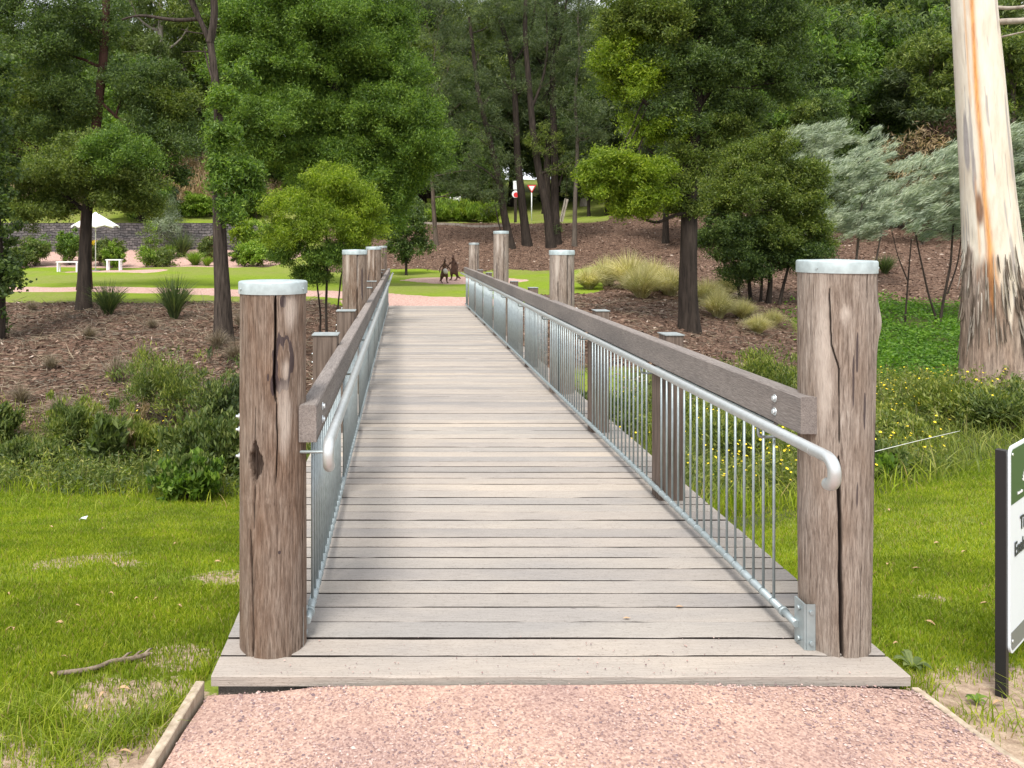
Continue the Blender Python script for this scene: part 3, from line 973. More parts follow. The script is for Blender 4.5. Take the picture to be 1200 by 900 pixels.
# hand rails
for side in (-1, 1):
    hx = -.295 if side < 0 else 1.545
    hzr = .865 if side < 0 else .872
    yn = 3.06 if side < 0 else 2.80
    inward = 0.0
    pts = [(hx, y_, hzr + (0.002 if k_ % 2 else 0)) for k_, y_ in enumerate(np.linspace(21.2, yn + .06, 14))]
    for a_ in np.linspace(0, HP, 9)[1:]:
        pts.append((hx, yn + .06 - .045 * math.sin(a_), hzr - .045 * (1 - math.cos(a_))))
    z2 = hzr - .045
    for a_ in np.linspace(0, HP, 7)[1:]:
        pts.append((hx, yn + .015 + .04 * (1 - math.cos(a_)), z2 - .01 - .04 * math.sin(a_)))
    pts.append((hx, yn + .062, z2 - .0505))
    g = Geo()
    g.tube(pts, .0225, 20, mat=0)
    g.tube([(hx, yn + .063, z2 - .0505), (hx, yn + .070, z2 - .0505)], .0215, 20, mat=1)
    for y_ in np.arange(yn + .16, 21, 5.9):
        g.tube([(hx, y_, hzr), (hx, y_ + .004, hzr)], .0238, 20)
    hr = part(g, 'handrail', [M['galv_tube'], M['tube_end']])
    bx = -.40 if side < 0 else 1.622
    for n_ in range(10):
        y_ = (3.42 if n_ == 0 else 3.3 + BAY * n_ - .01)
        if n_ == 0 and side < 0:
            y_ = 3.20
        g = Geo()
        zc = hzr - .062
        sg = 1 if side > 0 else -1
        ptsb = [(hx, y_, hzr - .02), (hx, y_, zc + .014), (hx + sg * .004, y_, zc + .005), (hx + sg * .014, y_, zc), (bx + sg * (.005 if n_ else .11), y_, zc)]
        g.tube(ptsb, .0065, 8)
        pbk = part(g, 'bracket', M['galv'])
        pbk.parent = hr
        pbk.location = Vector((0, 0, 0))

# balustrade: one panel of bars per bay, a continuous bottom tube
for side in (-1, 1):
    bx = -.40 if side < 0 else 1.622
    zt_b = .835 if side < 0 else .866
    g = Geo()
    g.tube([(bx, y_, .082) for y_ in np.linspace(3.36 if side < 0 else 3.36, 20.6, 30)], .0165, 14)
    for y_ in np.arange(3.44, 20.5, .1):
        g.tube([(bx, y_ - .008, .082), (bx, y_ + .008, .082)], .0185, 12, cap=True)
    g.tube([(bx, 3.36, .082), (bx, 3.34, .082)], .021, 14)
    part(g, 'bottom_rail', M['galv'])
    for n_ in range(0, 10):
        ya = 3.3 + BAY * n_ + (.14 if n_ == 0 else .12)
        yb_ = min(3.3 + BAY * (n_ + 1) - .10, 20.5)
        g = Geo()
        for y_ in np.arange(ya, yb_, .1):
            jx = .0015 * (random.random() - .5)
            g.tube([(bx, y_, .064), (bx + jx, y_, zt_b)], .0062, 8)
        g.box((bx - .0115, ya - .02, zt_b - .004), (bx + .0115, yb_ + .0, zt_b + .006))
        part(g, 'baluster_panel', M['galv'])
    # fixing plate at the near post
    g = Geo()
    px_ = bx + (.004 if side > 0 else -.004)
    pl0, pl1 = 3.135, 3.30
    g = Geo()
    sgn = 1 if side > 0 else -1
    if side > 0:
        g.box((1.628, 3.19, -.0), (1.636, 3.27, .185), ch=.0)
        g.box((1.6365, 3.187, .0), (1.672, 3.193, .185))
        for zz_ in (.03, .155):
            g.tube([(1.628, 3.23, zz_), (1.618, 3.23, zz_)], .011, 6)
            g.tube([(1.655, 3.187, zz_), (1.655, 3.180, zz_)], .009, 6)
        g.tube([(bx, 3.36, .082), (bx, 3.24, .082)], .015, 12)
    else:
        g.box((-.418, 3.22, .0), (-.411, 3.33, .16))
        for zz_ in (.03, .13):
            g.tube([(-.411, 3.28, zz_), (-.402, 3.28, zz_)], .011, 6)
        g.tube([(bx, 3.36, .082), (bx, 3.27, .082)], .015, 12)
    part(g, 'fixing_plate', M['galv'])

# ------------------------------------------------------------------ foliage tools
def rand_dirs(n):
    v = rng.normal(size=(n, 3))
    return v / (np.linalg.norm(v, axis=1)[:, None] + 1e-9)


def add_leaves(g, C, D, L, Wd, mat=0, fold=0.0):
    """diamond leaves: centre C, direction D, length L, width Wd"""
    n = len(C)
    if n == 0:
        return
    side = np.cross(D, rand_dirs(n))
    side /= np.linalg.norm(side, axis=1)[:, None] + 1e-9
    L = np.broadcast_to(L, (n,))[:, None]
    Wd = np.broadcast_to(Wd, (n,))[:, None]
    V = np.stack([C - D * L / 2, C + side * Wd / 2 - D * L * .05, C + D * L / 2, C - side * Wd / 2 - D * L * .05], 1)
    g.add(V.reshape(-1, 3), np.arange(4 * n).reshape(n, 4), mat)


def crown(lobes, spray_r=.35, dens=1.0, leaf=(.09, .03), n_leaf=90, up=.2, out=.6, flat=.8, tones=None, shell=.42, jitter=.24, sweep=None, maxs=100000, sub=0):
    """lobes: list of (centre xyz, radii xyz, tone). Sprays of leaves sit in the outer part of each lobe."""
    g = Geo()
    sprays = []
    if sub:
        ex = []
        for c, r, tone in lobes:
            c, r = np.asarray(c, float), np.asarray(r, float)
            mine = []
            for q_ in range(sub):
                d_ = rand_dirs(1)[0]
                d_[2] = abs(d_[2]) * .9 - .25 if rng.random() < .7 else d_[2]
                f_ = .34 + .26 * rng.random()
                mine.append((c + d_ * r * (.55 + .35 * rng.random()), r * f_ * np.array([1.1, 1.1, .85]), tone))
            mine.append((c, r * .55, tone))
            ex.append(mine)
        flat_ = [m_ for mine in ex for m_ in mine]
        g, sp_ = crown(flat_, spray_r, dens, leaf, n_leaf, up, out, flat, tones, shell, jitter, sweep, maxs, 0)
        k0 = 0
        for mine in ex:
            sprays.append(np.concatenate(sp_[k0:k0 + len(mine)]))
            k0 += len(mine)
        return g, sprays
    for c, r, tone in lobes:
        c, r = np.asarray(c, float), np.asarray(r, float)
        rm = (r[0] * r[1] * r[2]) ** (1 / 3)
        n = int(max(4, dens * 2.6 * (rm / spray_r) ** 2))
        n = min(n, maxs)
        d = rand_dirs(n)
        rad = shell + (1 - shell) * rng.random(n) ** .6
        rad *= 1 + jitter * rng.normal(size=n)
        # lumpy outline
        lump = .55 + .9 * fbm(d[:, 0] * 2.4 + c[0], d[:, 1] * 2.4 + c[1], d[:, 2] * 2.4 + c[2])
        p = c + d * r * (rad * lump)[:, None]
        sprays.append(p)
        m = rng.poisson(1.45 * n_leaf * (.6 + .8 * rng.random(n)))
        idx = np.repeat(np.arange(n), m)
        k = len(idx)
        sr = spray_r * (.65 + .7 * rng.random(n))[idx]
        off = rng.normal(size=(k, 3)) * .40
        off[:, 2] *= flat
        if sweep is not None:
            sw = np.asarray(sweep, float)
            off = off * .6 + sw * (rng.random(k)[:, None] - .3) * 1.1
        pos = p[idx] + off * sr[:, None]
        D = rand_dirs(k) * 1.0 + d[idx] * out + np.array([0, 0, up])
        if sweep is not None:
            D = rand_dirs(k) * .45 + sw * 1.2 + d[idx] * .3
        D /= np.linalg.norm(D, axis=1)[:, None] + 1e-9
        s = (.7 + .6 * rng.random(k)) * 1.22
        add_leaves(g, pos, D, leaf[0] * s, leaf[1] * s, tone)
    return g, sprays


def limb(g, a, b, r0, r1, bend=.12, seg=6, n=7, mat=0):
    a, b = np.asarray(a, float), np.asarray(b, float)
    t_ = np.linspace(0, 1, n)[:, None]
    L = np.linalg.norm(b - a)
    off = rand_dirs(1)[0] * L * bend
    P = a + (b - a) * t_ + off * np.sin(np.pi * t_) + np.array([0, 0, -L * .06]) * np.sin(np.pi * t_) + rng.normal(size=(n, 3)) * L * .012 * np.sin(np.pi * t_)
    g.tube(P, r0 + (r1 - r0) * np.linspace(0, 1, n) ** .7, seg, mat, cap=False)
    return P


def curve_path(pts, n=26):
    P = np.asarray(pts, float)
    d = np.concatenate([[0], np.cumsum(np.linalg.norm(np.diff(P, axis=0), axis=1))])
    t_ = np.linspace(0, d[-1], n)
    Q = np.stack([np.interp(t_, d, P[:, k_]) for k_ in range(3)], 1)
    for _ in range(2):
        Q[1:-1] = (Q[:-2] + 2 * Q[1:-1] + Q[2:]) / 4
    return Q


def trunk_tube(g, Q, r0, r1, seg=14, flare=.35, rough=.06, mat=0):
    n = len(Q)
    t_ = np.linspace(0, 1, n)
    rad = r0 + (r1 - r0) * t_ ** .85
    h = np.linalg.norm(Q - Q[0], axis=1)
    rad = rad * (1 + flare * np.exp(-h / (2.2 * r0)))
    k0 = g.n
    g.tube(Q, rad, seg, mat, cap=False)
    v = g.v[-1].reshape(n, seg, 3)
    c = v.mean(1, keepdims=True)
    A = np.arange(seg) / seg * 6.283
    nz = 1 + rough * 2 * (fbm(np.cos(A)[None] * 2 + c[:, :, 0], np.sin(A)[None] * 2, c[:, :, 2] * 1.3) - .5)
    g.v[-1] = (c + (v - c) * nz[..., None]).reshape(-1, 3).astype(np.float32)
    return Q


TREES = {}


def tree(name, label, cat, Y, trunks, lobes, leafmats, barkmat, group=None, branch=.5, lobe_depth=None, twig=4, down=.5, **kw):
    """trunks: list of (pixel path, radius base, radius top, depth shift); lobes: (px, py, rx, ry, dY, tone) seen from the photo's spot"""
    sc = Y / FPX
    X0 = XX(trunks[0][0][0][0], Y)
    base = np.array([X0, Y, float(hz(X0, Y))])
    root = empty(name, base, label, cat, group)
    gt = Geo()
    paths, stems = [], []
    for tr_ in trunks:
        path, r0, r1 = tr_[:3]
        dy = tr_[3] if len(tr_) > 3 else 0
        pts = [W(p[0], p[1], Y + dy + (p[2] if len(p) > 2 else 0)) for p in path]
        if len(tr_) > 4:      # branch that leaves another trunk: keep its start
            Q = curve_path(pts, 14)
            gt.tube(Q, np.linspace(r0, r1, len(Q)), 8, 0, cap=False)
        else:
            zg = float(hz(pts[0][0], pts[0][1]))
            pts[0][2] = zg - .12
            Q = curve_path(pts, 30)
            if paths and len(gt.v):
                stems.append(Geo())
                trunk_tube(stems[-1], Q, r0, r1)
            else:
                trunk_tube(gt, Q, r0, r1)
        paths.append((Q, r0, r1))
    LB = []
    for lb in lobes:
        px, py, rx, ry, dy, tone = lb[:6]
        rz = lobe_depth if lobe_depth else max(rx, ry) * sc * .9
        LB.append((W(px, py, Y + dy), np.array([rx * sc, min(rz, 3.5), ry * sc]), tone))
    gc, sprays = crown(LB, **kw)
    for (c, r, tone), sp_ in zip(LB, sprays):
        best = None
        for Q, r0, r1 in paths:
            # leave the trunk below the lobe's centre
            cand = Q[(Q[:, 2] < c[2] - down * r[2] + .3)]
            if len(cand) < 3:
                cand = Q[-6:]
            d = np.linalg.norm(cand - c, axis=1) + .3 * (c[2] - cand[:, 2])
            k_ = int(np.argmin(d))
            if best is None or d[k_] < best[0]:
                i_ = int(np.argmin(np.linalg.norm(Q - cand[k_], axis=1)))
                best = (d[k_], cand[k_], r0 + (r1 - r0) * i_ / len(Q))
        rr = min(best[2] * branch, .12)
        P = limb(gt, best[1], c, rr, rr * .35, .1)
        for s_ in sp_[rng.integers(0, len(sp_), twig)]:
            limb(gt, P[rng.integers(2, len(P))], s_, rr * .35, rr * .08, .1, 4, 5)
    for q_ in [gt, gc] + stems:
        for v_ in q_.v:
            v_ -= base.astype(np.float32)
    gt.build('trunk', barkmat, root)
    for q_ in stems:
        q_.build('trunk', barkmat, root)
    gc.build('crown', leafmats, root)
    return root


# ------------------------------------------------------------------ near and middle trees
tree('tree', 'spreading olive tree with a dark bare trunk on the mulch bank near the strappy tussocks', 'tree', 21.5,
     [([(98, 362), (99, 300), (103, 240), (108, 205)], .20, .12), ([(103, 250), (70, 225), (45, 205)], .07, .03, 0, 1), ([(105, 235), (140, 215), (165, 200)], .07, .03, .3, 1)],
     [(60, 200, 50, 28, 0, 0), (95, 180, 40, 26, .5, 0), (135, 178, 40, 32, -.3, 1), (160, 215, 32, 26, 0, 0), (95, 216, 56, 22, 0, 0), (40, 235, 38, 30, .4, 0), (25, 205, 40, 26, 0, 0),
      (55, 248, 36, 13, 0, 0), (170, 240, 22, 16, .3, 0), (165, 190, 24, 22, 0, 1), (128, 236, 22, 12, -.3, 0)],
     [M['leaf_olive'], M['leaf_vivid']], M['bark_dark'], spray_r=.28, n_leaf=120, leaf=(.066, .020), dens=1.7, sub=9)

tree('tree', 'tall dark evergreen with a reddish trunk rising behind the spreading olive tree', 'tree', 29,
     [([(99, 345), (101, 250), (110, 170), (116, 120), (122, 60), (127, -60)], .24, .12), ([(118, 120), (140, 140), (158, 146)], .07, .03, 0, 1), ([(135, 138), (142, 115), (148, 105)], .05, .02, 0, 1)],
     [(50, 60, 55, 48, 0, 0), (25, 20, 50, 50, 0, 0), (80, 20, 55, 45, -.5, 0), (70, 105, 45, 35, 0, 0), (60, 150, 50, 30, 0, 0), (15, 110, 50, 45, 0, 1), (20, 160, 45, 30, 0, 0),
      (160, 95, 36, 30, 0, 0), (185, 100, 38, 30, 0, 0), (200, 125, 40, 35, 0, 1), (170, 120, 28, 26, 0, 0), (185, 160, 42, 32, 0, 0), (110, 40, 34, 32, .8, 0), (95, 125, 20, 28, 0, 0), (200, 170, 35, 22, 0, 0),
      (60, -30, 80, 40, 0, 0)],
     [M['leaf_dark'], M['leaf_olive']], M['bark_red'], spray_r=.42, n_leaf=120, leaf=(.10, .027), dens=1.25, sub=8)

tree('tree', 'ivy covered dark tree at the edge of the mulch bank', 'tree', 17.0,
     [([(-8, 430), (-4, 350), (-8, 250), (-15, 100)], .20, .12)],
     [(0, 225, 16, 30, 0, 0), (-8, 280, 26, 40, 0, 0), (0, 330, 22, 28, 0, 0), (8, 318, 12, 14, 0, 0), (-25, 180, 40, 50, 0, 0), (-30, 90, 50, 60, 0, 0), (-5, 372, 12, 16, 0, 0)],
     [M['leaf_dark']], M['bark_dark'], spray_r=.22, n_leaf=70, leaf=(.075, .05), dens=1.6)

tree('gum_tree', 'slender gum with rough flaking lower trunk and bare pale limbs beside the first post', 'tree', 17.0,
     [([(262, 398), (261, 350), (258, 290), (256, 230), (255, 180), (257, 140), (252, 90), (246, 45)], .20, .07),
      ([(247, 55), (240, 35), (228, 12), (214, -20)], .06, .035, 0, 1), ([(246, 50), (252, 20), (250, -10), (255, -80)], .09, .06, 0, 1), ([(245, 44), (235, 22), (222, -12)], .045, .02, .2, 1),
      ([(234, 22), (212, 24), (190, 22), (172, 18), (158, 18), (143, 23)], .05, .022, .1, 1), ([(257, 122), (250, 95), (243, 75), (239, 55)], .035, .012, -.1, 1),
      ([(244, 40), (225, 38), (212, 34)], .018, .008, 0, 1), ([(250, 62), (235, 60), (214, 61)], .016, .008, 0, 1)],
     [(264, 212, 22, 24, -.5, 0), (285, 205, 24, 24, -.2, 0), (272, 250, 18, 20, -.5, 0), (292, 235, 16, 20, 0, 0), (255, 192, 14, 16, -.4, 0), (300, 205, 18, 16, 0, 0), (260, 162, 20, 20, -.4, 0), (264, 122, 18, 24, -.3, 0), (275, 90, 16, 22, .2, 0), (250, -70, 60, 40, 0, 0), (190, -60, 40, 30, 0, 0)],
     [M['leaf_vivid']], M['bark_rough'], spray_r=.2, n_leaf=70, leaf=(.075, .024), dens=1.6, sub=7)

tree('acacia_tree', 'broad vivid green acacia filling the space behind the bushy young tree', 'tree', 30,
     [([(418, 330), (412, 250), (400, 150), (385, 40), (380, -60)], .30, .10), ([(414, 290), (440, 220), (460, 120)], .12, .05, .5, 1), ([(405, 190), (350, 110), (320, 40)], .12, .05, .3, 1)],
     [(300, 25, 48, 42, 0, 0), (350, 5, 50, 40, 0, 1), (400, 25, 55, 45, -.8, 0), (290, 80, 40, 36, 0, 0), (330, 75, 45, 38, -.6, 1), (380, 90, 50, 42, 0, 0), (430, 70, 45, 42, -.7, 1),
      (455, 25, 36, 36, 0, 1), (300, 135, 48, 34, -.4, 1), (350, 140, 50, 38, -.6, 1), (405, 135, 45, 38, 0, 0), (455, 130, 48, 38, -.4, 0), (478, 165, 44, 38, -.5, 1), (498, 140, 24, 28, 0, 1),
      (420, 185, 50, 36, 0, 0), (370, 180, 48, 32, 0, 0), (325, 178, 40, 24, 0, 0), (468, 205, 40, 32, 0, 0), (490, 195, 28, 28, 0, 0), (455, 235, 30, 24, 0, 0), (472, 85, 26, 34, 0, 1), (270, 150, 20, 22, 0, 1), (330, 40, 60, 50, 1.2, 0), (400, 70, 60, 50, 1.2, 0), (340, 120, 60, 45, 1.2, 0), (430, 140, 55, 45, 1.2, 0), (300, 60, 30, 40, .5, 1), (275, 60, 18, 40, .5, 0),
      (340, -50, 70, 40, 0, 0), (430, -40, 60, 40, 0, 0), (440, 262, 30, 16, 0, 0), (395, 210, 50, 26, 0, 0)],
     [M['leaf_vivid'], M['leaf_vivid']], M['bark_dark'], spray_r=.42, n_leaf=165, leaf=(.094, .027), dens=1.6, sub=13)

tree('young_tree', 'bushy bright green young tree with thin stems close behind the left posts', 'tree', 15.5,
     [([(384, 420), (382, 360), (384, 300), (380, 240)], .034, .018), ([(372, 425), (376, 370), (370, 320), (355, 270)], .026, .012, .2), ([(392, 425), (396, 360), (400, 320), (415, 270)], .024, .012, -.1)],
     [(380, 215, 38, 26, 0, 0), (350, 238, 34, 26, 0, 0), (408, 240, 36, 28, -.1, 0), (340, 270, 28, 24, 0, 0), (375, 262, 40, 28, -.3, 0), (422, 275, 28, 26, 0, 0), (350, 296, 28, 18, 0, 1), (385, 300, 36, 20, 0, 1),
      (425, 300, 22, 14, 0, 1), (362, 322, 20, 12, 0, 1), (400, 215, 20, 16, 0, 0), (432, 248, 16, 20, 0, 0)],
     [M['leaf_bright'], M['leaf_vivid']], M['bark_dark'], spray_r=.17, n_leaf=115, leaf=(.050, .013), dens=1.5, up=.5, sub=8)

tree('shrub', 'dark rounded bush at the foot of the mulch slope beyond the bridge end', 'shrub', 43,
     [([(476, 305), (476, 285), (474, 260)], .08, .04)],
     [(476, 262, 24, 20, 0, 0), (462, 275, 20, 20, 0, 0), (488, 282, 18, 18, 0, 0), (474, 290, 20, 14, 0, 0), (492, 255, 12, 14, 0, 0)],
     [M['leaf_dark']], M['bark_dark'], spray_r=.4, n_leaf=80, leaf=(.14, .05), dens=1.6)

# slender trees on the mulch slope beyond the bridge
CG = 'slender dark trees on the mulch slope'
tree('tree', 'thinnest tree of the mulch slope, standing alone nearest the dark bush', 'tree', 53,
     [([(511, 283), (508, 240), (505, 190), (500, 120)], .17, .08)],
     [(505, 200, 22, 20, 0, 0), (520, 165, 26, 24, 0, 0), (505, 120, 34, 40, 0, 0), (540, 120, 30, 36, 0, 0), (530, 60, 38, 40, 0, 0), (520, 10, 38, 34, 0, 0), (545, 200, 24, 18, 0, 0), (530, 225, 22, 12, 0, 0)],
     [M['leaf_fine']], M['bark_brown'], CG, spray_r=.6, n_leaf=95, leaf=(.20, .022), dens=1.1, up=-.15)
tree('tree', 'curved dark trunk tree leaning toward the bush on the mulch slope', 'tree', 52,
     [([(599, 286), (592, 258), (588, 235), (584, 205), (577, 175), (560, 110), (550, 20)], .27, .10), ([(586, 215), (570, 200), (552, 190), (548, 180)], .06, .03, 0, 1), ([(589, 282), (583, 255), (580, 240)], .06, .03, 0, 1)],
     [(575, 200, 28, 26, 0, 0), (560, 225, 28, 14, 0, 0), (585, 232, 22, 16, 0, 0), (560, 160, 30, 24, 0, 0), (575, 110, 28, 34, 0, 0), (560, 60, 34, 36, 0, 0), (585, 20, 34, 34, 0, 0)],
     [M['leaf_fine'], M['leaf_dark']], M['bark_dark'], CG, spray_r=.6, n_leaf=95, leaf=(.20, .024), dens=1.1, up=-.15)
tree('tree', 'tall dark tree forking high up, standing before the pinkish round sign on the mulch slope', 'tree', 53,
     [([(618, 285), (612, 240), (606, 180), (604, 120), (600, 70), (585, 20), (575, -30)], .30, .12), ([(608, 166), (590, 152), (565, 144), (550, 140)], .08, .03, 0, 1), ([(601, 75), (612, 60), (622, 40), (628, 0)], .10, .05, 0, 1),
      ([(600, 70), (592, 52), (578, 50)], .07, .03, 0, 1)],
     [(600, 50, 34, 30, 0, 0), (580, 10, 38, 32, 0, 0), (615, 100, 24, 24, 0, 0), (590, 95, 24, 26, 0, 0), (632, 20, 30, 30, 0, 0), (600, 150, 16, 18, 0, 0)],
     [M['leaf_fine']], M['bark_dark'], CG, spray_r=.6, n_leaf=80, leaf=(.20, .022), dens=1.0, up=-.15)
tree('tree', 'leaning trunk tree just right of the give way sign on the mulch slope', 'tree', 52,
     [([(646, 285), (641, 245), (632, 205), (625, 160), (620, 100), (615, 40), (617, -30)], .30, .12), ([(622, 130), (636, 95), (642, 60), (640, 10)], .10, .05, 0, 1)],
     [(625, 165, 18, 20, 0, 1), (650, 170, 16, 20, 0, 1), (635, 40, 30, 34, 0, 0), (650, 90, 26, 26, 0, 0), (618, -10, 36, 28, 0, 0), (660, 190, 20, 16, 0, 1)],
     [M['leaf_fine'], M['leaf_olive']], M['bark_dark'], CG, spray_r=.6, n_leaf=80, leaf=(.20, .022), dens=1.0, up=-.15)
tree('tree', 'straight nearly black trunk tree wrapped in ivy on the mulch slope', 'tree', 53,
     [([(652, 281), (650, 230), (650, 180), (648, 120), (647, 60), (652, 10), (654, -40)], .30, .14), ([(655, 218), (660, 200), (670, 190), (675, 188)], .07, .04, 0, 1), ([(648, 80), (658, 40), (664, 0)], .09, .05, 0, 1), ([(648, 90), (640, 60), (634, 40)], .08, .04, 0, 1)],
     [(655, 30, 26, 30, 0, 0), (670, 80, 22, 26, 0, 0), (640, 100, 20, 22, 0, 0), (664, 150, 20, 18, 0, 1), (665, -10, 36, 26, 0, 0), (652, 270, 7, 9, -.2, 1)],
     [M['leaf_fine'], M['leaf_dark']], M['bark_dark'], CG, spray_r=.5, n_leaf=80, leaf=(.19, .024), dens=1.0, up=-.15)
tree('tree', 'thin upright tree at the far end of the trunk row, beside the leaning white board', 'tree', 52,
     [([(673, 279), (674, 230), (677, 170), (673, 110), (680, 60), (676, 20), (684, -30)], .16, .05)],
     [(690, 110, 22, 24, 0, 1), (676, 70, 24, 28, -.8, 0), (674, 120, 22, 26, -.8, 0), (680, 20, 26, 24, -.8, 0), (680, 160, 26, 24, -.6, 0), (700, 150, 24, 24, 0, 0), (690, 40, 26, 26, 0, 0), (700, 0, 32, 26, 0, 0), (705, 190, 20, 18, 0, 0)],
     [M['leaf_fine'], M['leaf_dark']], M['bark_grey'], CG, spray_r=.5, n_leaf=80, leaf=(.19, .024), dens=1.0, up=-.15)

tree('tree', 'big dark crowned tree with a black furrowed trunk on the bank behind the right railing', 'tree', 20,
     [([(808, 384), (806, 340), (807, 290), (808, 220), (812, 150), (818, 80), (822, -40)], .235, .14), ([(806, 250), (790, 252), (770, 262), (752, 256)], .05, .03, -.2, 1), ([(812, 140), (790, 125), (765, 128), (745, 110)], .09, .04, -.2, 1),
      ([(815, 130), (850, 80), (890, 40)], .09, .04, 0, 1)],
     [(820, 30, 60, 40, 0, 0), (770, 30, 50, 36, 0, 1), (735, 55, 36, 34, 0, 2), (745, 100, 38, 30, 0, 2), (790, 80, 45, 36, -.4, 0), (850, 85, 50, 36, 0, 0), (900, 50, 48, 40, 0, 0), (915, 95, 34, 30, 0, 0), (870, 130, 38, 22, 0, 0),
      (800, 130, 42, 24, 0, 0), (770, 150, 34, 18, 0, 2), (850, 150, 36, 16, 0, 1), (725, 20, 34, 28, 0, 1), (930, 20, 34, 32, 0, 0), (820, 180, 28, 20, 0, 1), (860, -20, 80, 34, 0, 0), (760, -20, 60, 30, 0, 1),
      (712, 75, 16, 20, 0, 2),
      (722, 190, 36, 22, -.6, 2), (705, 205, 22, 22, -.6, 2), (755, 205, 34, 24, -.7, 2), (725, 225, 34, 22, -.7, 2), (765, 230, 28, 18, -.6, 2), (745, 245, 26, 14, -.6, 2), (790, 215, 20, 20, -.2, 1), (800, 245, 18, 14, 0, 1)],
     [M['leaf_dark'], M['leaf_olive'], M['leaf_bright']], M['bark_dark'], spray_r=.26, n_leaf=125, leaf=(.066, .023), dens=1.4, sub=9)

tree('tree', 'round olive topped tree on several stems between black trunk and silvery wattles', 'tree', 26,
     [([(900, 362), (903, 330), (900, 290), (898, 250)], .09, .05), ([(880, 358), (878, 330), (872, 290)], .07, .04, .3), ([(912, 366), (918, 335), (930, 290)], .06, .03, -.2), ([(891, 362), (893, 330), (885, 280)], .05, .03, .1),
      ([(868, 352), (864, 330), (858, 300)], .05, .03, .3)],
     [(895, 180, 42, 26, 0, 0), (870, 205, 38, 28, 0, 0), (920, 205, 38, 28, 0, 0), (895, 225, 48, 30, -.4, 0), (855, 235, 28, 26, 0, 0), (938, 235, 26, 26, 0, 0), (870, 265, 40, 26, 0, 1), (915, 265, 40, 26, 0, 0),
      (945, 270, 28, 22, 0, 0), (850, 285, 32, 22, 0, 1), (890, 300, 42, 22, 0, 1), (930, 298, 34, 20, 0, 1), (960, 290, 14, 14, 0, 0), (870, 318, 26, 12, 0, 1)],
     [M['leaf_olive'], M['leaf_dark']], M['bark_dark'], spray_r=.3, n_leaf=130, leaf=(.078, .026), dens=1.5, sub=9)

WG = 'silvery feathery wattles below the dark wood'
wk = dict(spray_r=.45, n_leaf=120, leaf=(.15, .015), dens=2.6, sweep=(.75, 0, .42), flat=.5, shell=.4)
tree('wattle', 'small silvery wattle top showing above the round olive tree', 'wattle', 34,
     [([(962, 340), (960, 280), (958, 200)], .07, .03)], [(945, 165, 26, 16, 0, 0), (968, 160, 26, 18, 0, 0), (950, 190, 30, 18, 0, 0)], [M['leaf_silver']], M['bark_grey'], WG, **wk)
tree('wattle', 'widest silvery wattle spreading between the round olive tree and the thin brown stems', 'wattle', 30,
     [([(1000, 350), (1004, 300), (1010, 240)], .06, .03), ([(985, 350), (980, 310), (970, 270)], .04, .02, .2), ([(1020, 350), (1026, 310), (1035, 260)], .05, .02, 0), ([(1008, 345), (990, 320), (978, 290)], .03, .015, 0)],
     [(1015, 185, 36, 24, 0, 0), (985, 210, 34, 24, 0, 0), (1030, 215, 36, 24, 0, 0), (990, 245, 40, 24, 0, 0), (1035, 250, 36, 22, 0, 0), (975, 265, 24, 18, 0, 0), (1010, 272, 36, 14, 0, 0)], [M['leaf_silver']], M['bark_grey'], WG, **wk)
tree('wattle', 'silvery wattle on thin forked stems beside the white gum trunk', 'wattle', 23,
     [([(1100, 388), (1106, 350), (1114, 310), (1118, 250)], .045, .02), ([(1101, 380), (1088, 345), (1078, 300), (1070, 260)], .035, .015, .1), ([(1110, 345), (1122, 310), (1128, 270)], .025, .012, 0, 1), ([(1060, 365), (1064, 330), (1068, 280)], .03, .015, .4),
      ([(1064, 330), (1052, 300), (1045, 270)], .02, .01, .4, 1)],
     [(1110, 185, 30, 20, 0, 0), (1085, 205, 30, 22, 0, 0), (1118, 215, 28, 24, 0, 0), (1065, 235, 28, 20, 0, 0), (1098, 240, 36, 24, 0, 0), (1075, 262, 32, 16, 0, 0), (1120, 262, 20, 16, 0, 0)], [M['leaf_silver']], M['bark_dark'], WG, **wk)
tree('wattle', 'silvery wattle partly hidden on the far side of the white gum trunk', 'wattle', 22,
     [([(1192, 360), (1186, 320), (1180, 250)], .045, .02), ([(1200, 350), (1208, 300), (1215, 250)], .04, .02, .3)],
     [(1165, 160, 26, 18, 0, 0), (1190, 175, 26, 20, 0, 0), (1175, 205, 30, 24, 0, 0), (1205, 215, 34, 28, 0, 0), (1180, 245, 32, 24, 0, 0), (1215, 260, 30, 24, 0, 0), (1180, 280, 24, 14, 0, 0), (1225, 180, 30, 24, 0, 0)], [M['leaf_silver']], M['bark_dark'], WG, **wk)

# ------------------------------------------------------------------ the big gum
root = empty('gum_tree', (8.65, 11.5, float(hz(8.65, 11.5))), 'big smooth white gum trunk streaked orange with a rough fibrous base', 'tree')
base = np.array([8.65, 11.5, float(hz(8.65, 11.5))])
pp = [(1170, 470, 38), (1169, 440, 35.5), (1168, 400, 33.5), (1166, 340, 32), (1163, 290, 29.5), (1157, 220, 26.5), (1152, 150, 25), (1146, 70, 23.5), (1141, 0, 22), (1136, -90, 20), (1134, -220, 17), (1128, -400, 13)]
P = np.array([W(a, b, 11.5) for a, b, c in pp])
Rr = np.array([c for a, b, c in pp]) * 11.5 / FPX
P[0, 2] = base[2] - .25
Z_ = np.linspace(P[0, 2], P[-1, 2], 420)
order = np.argsort(P[:, 2])
cx = np.interp(Z_, P[order, 2], P[order, 0])
cr = np.interp(Z_, P[order, 2], Rr[order])
for _ in range(12):
    cx[1:-1] = (cx[:-2] + cx[2:] + 2 * cx[1:-1]) / 4
    cr[1:-1] = (cr[:-2] + cr[2:] + 2 * cr[1:-1]) / 4
SEG = 220
A = np.linspace(-np.pi, np.pi, SEG, endpoint=False)
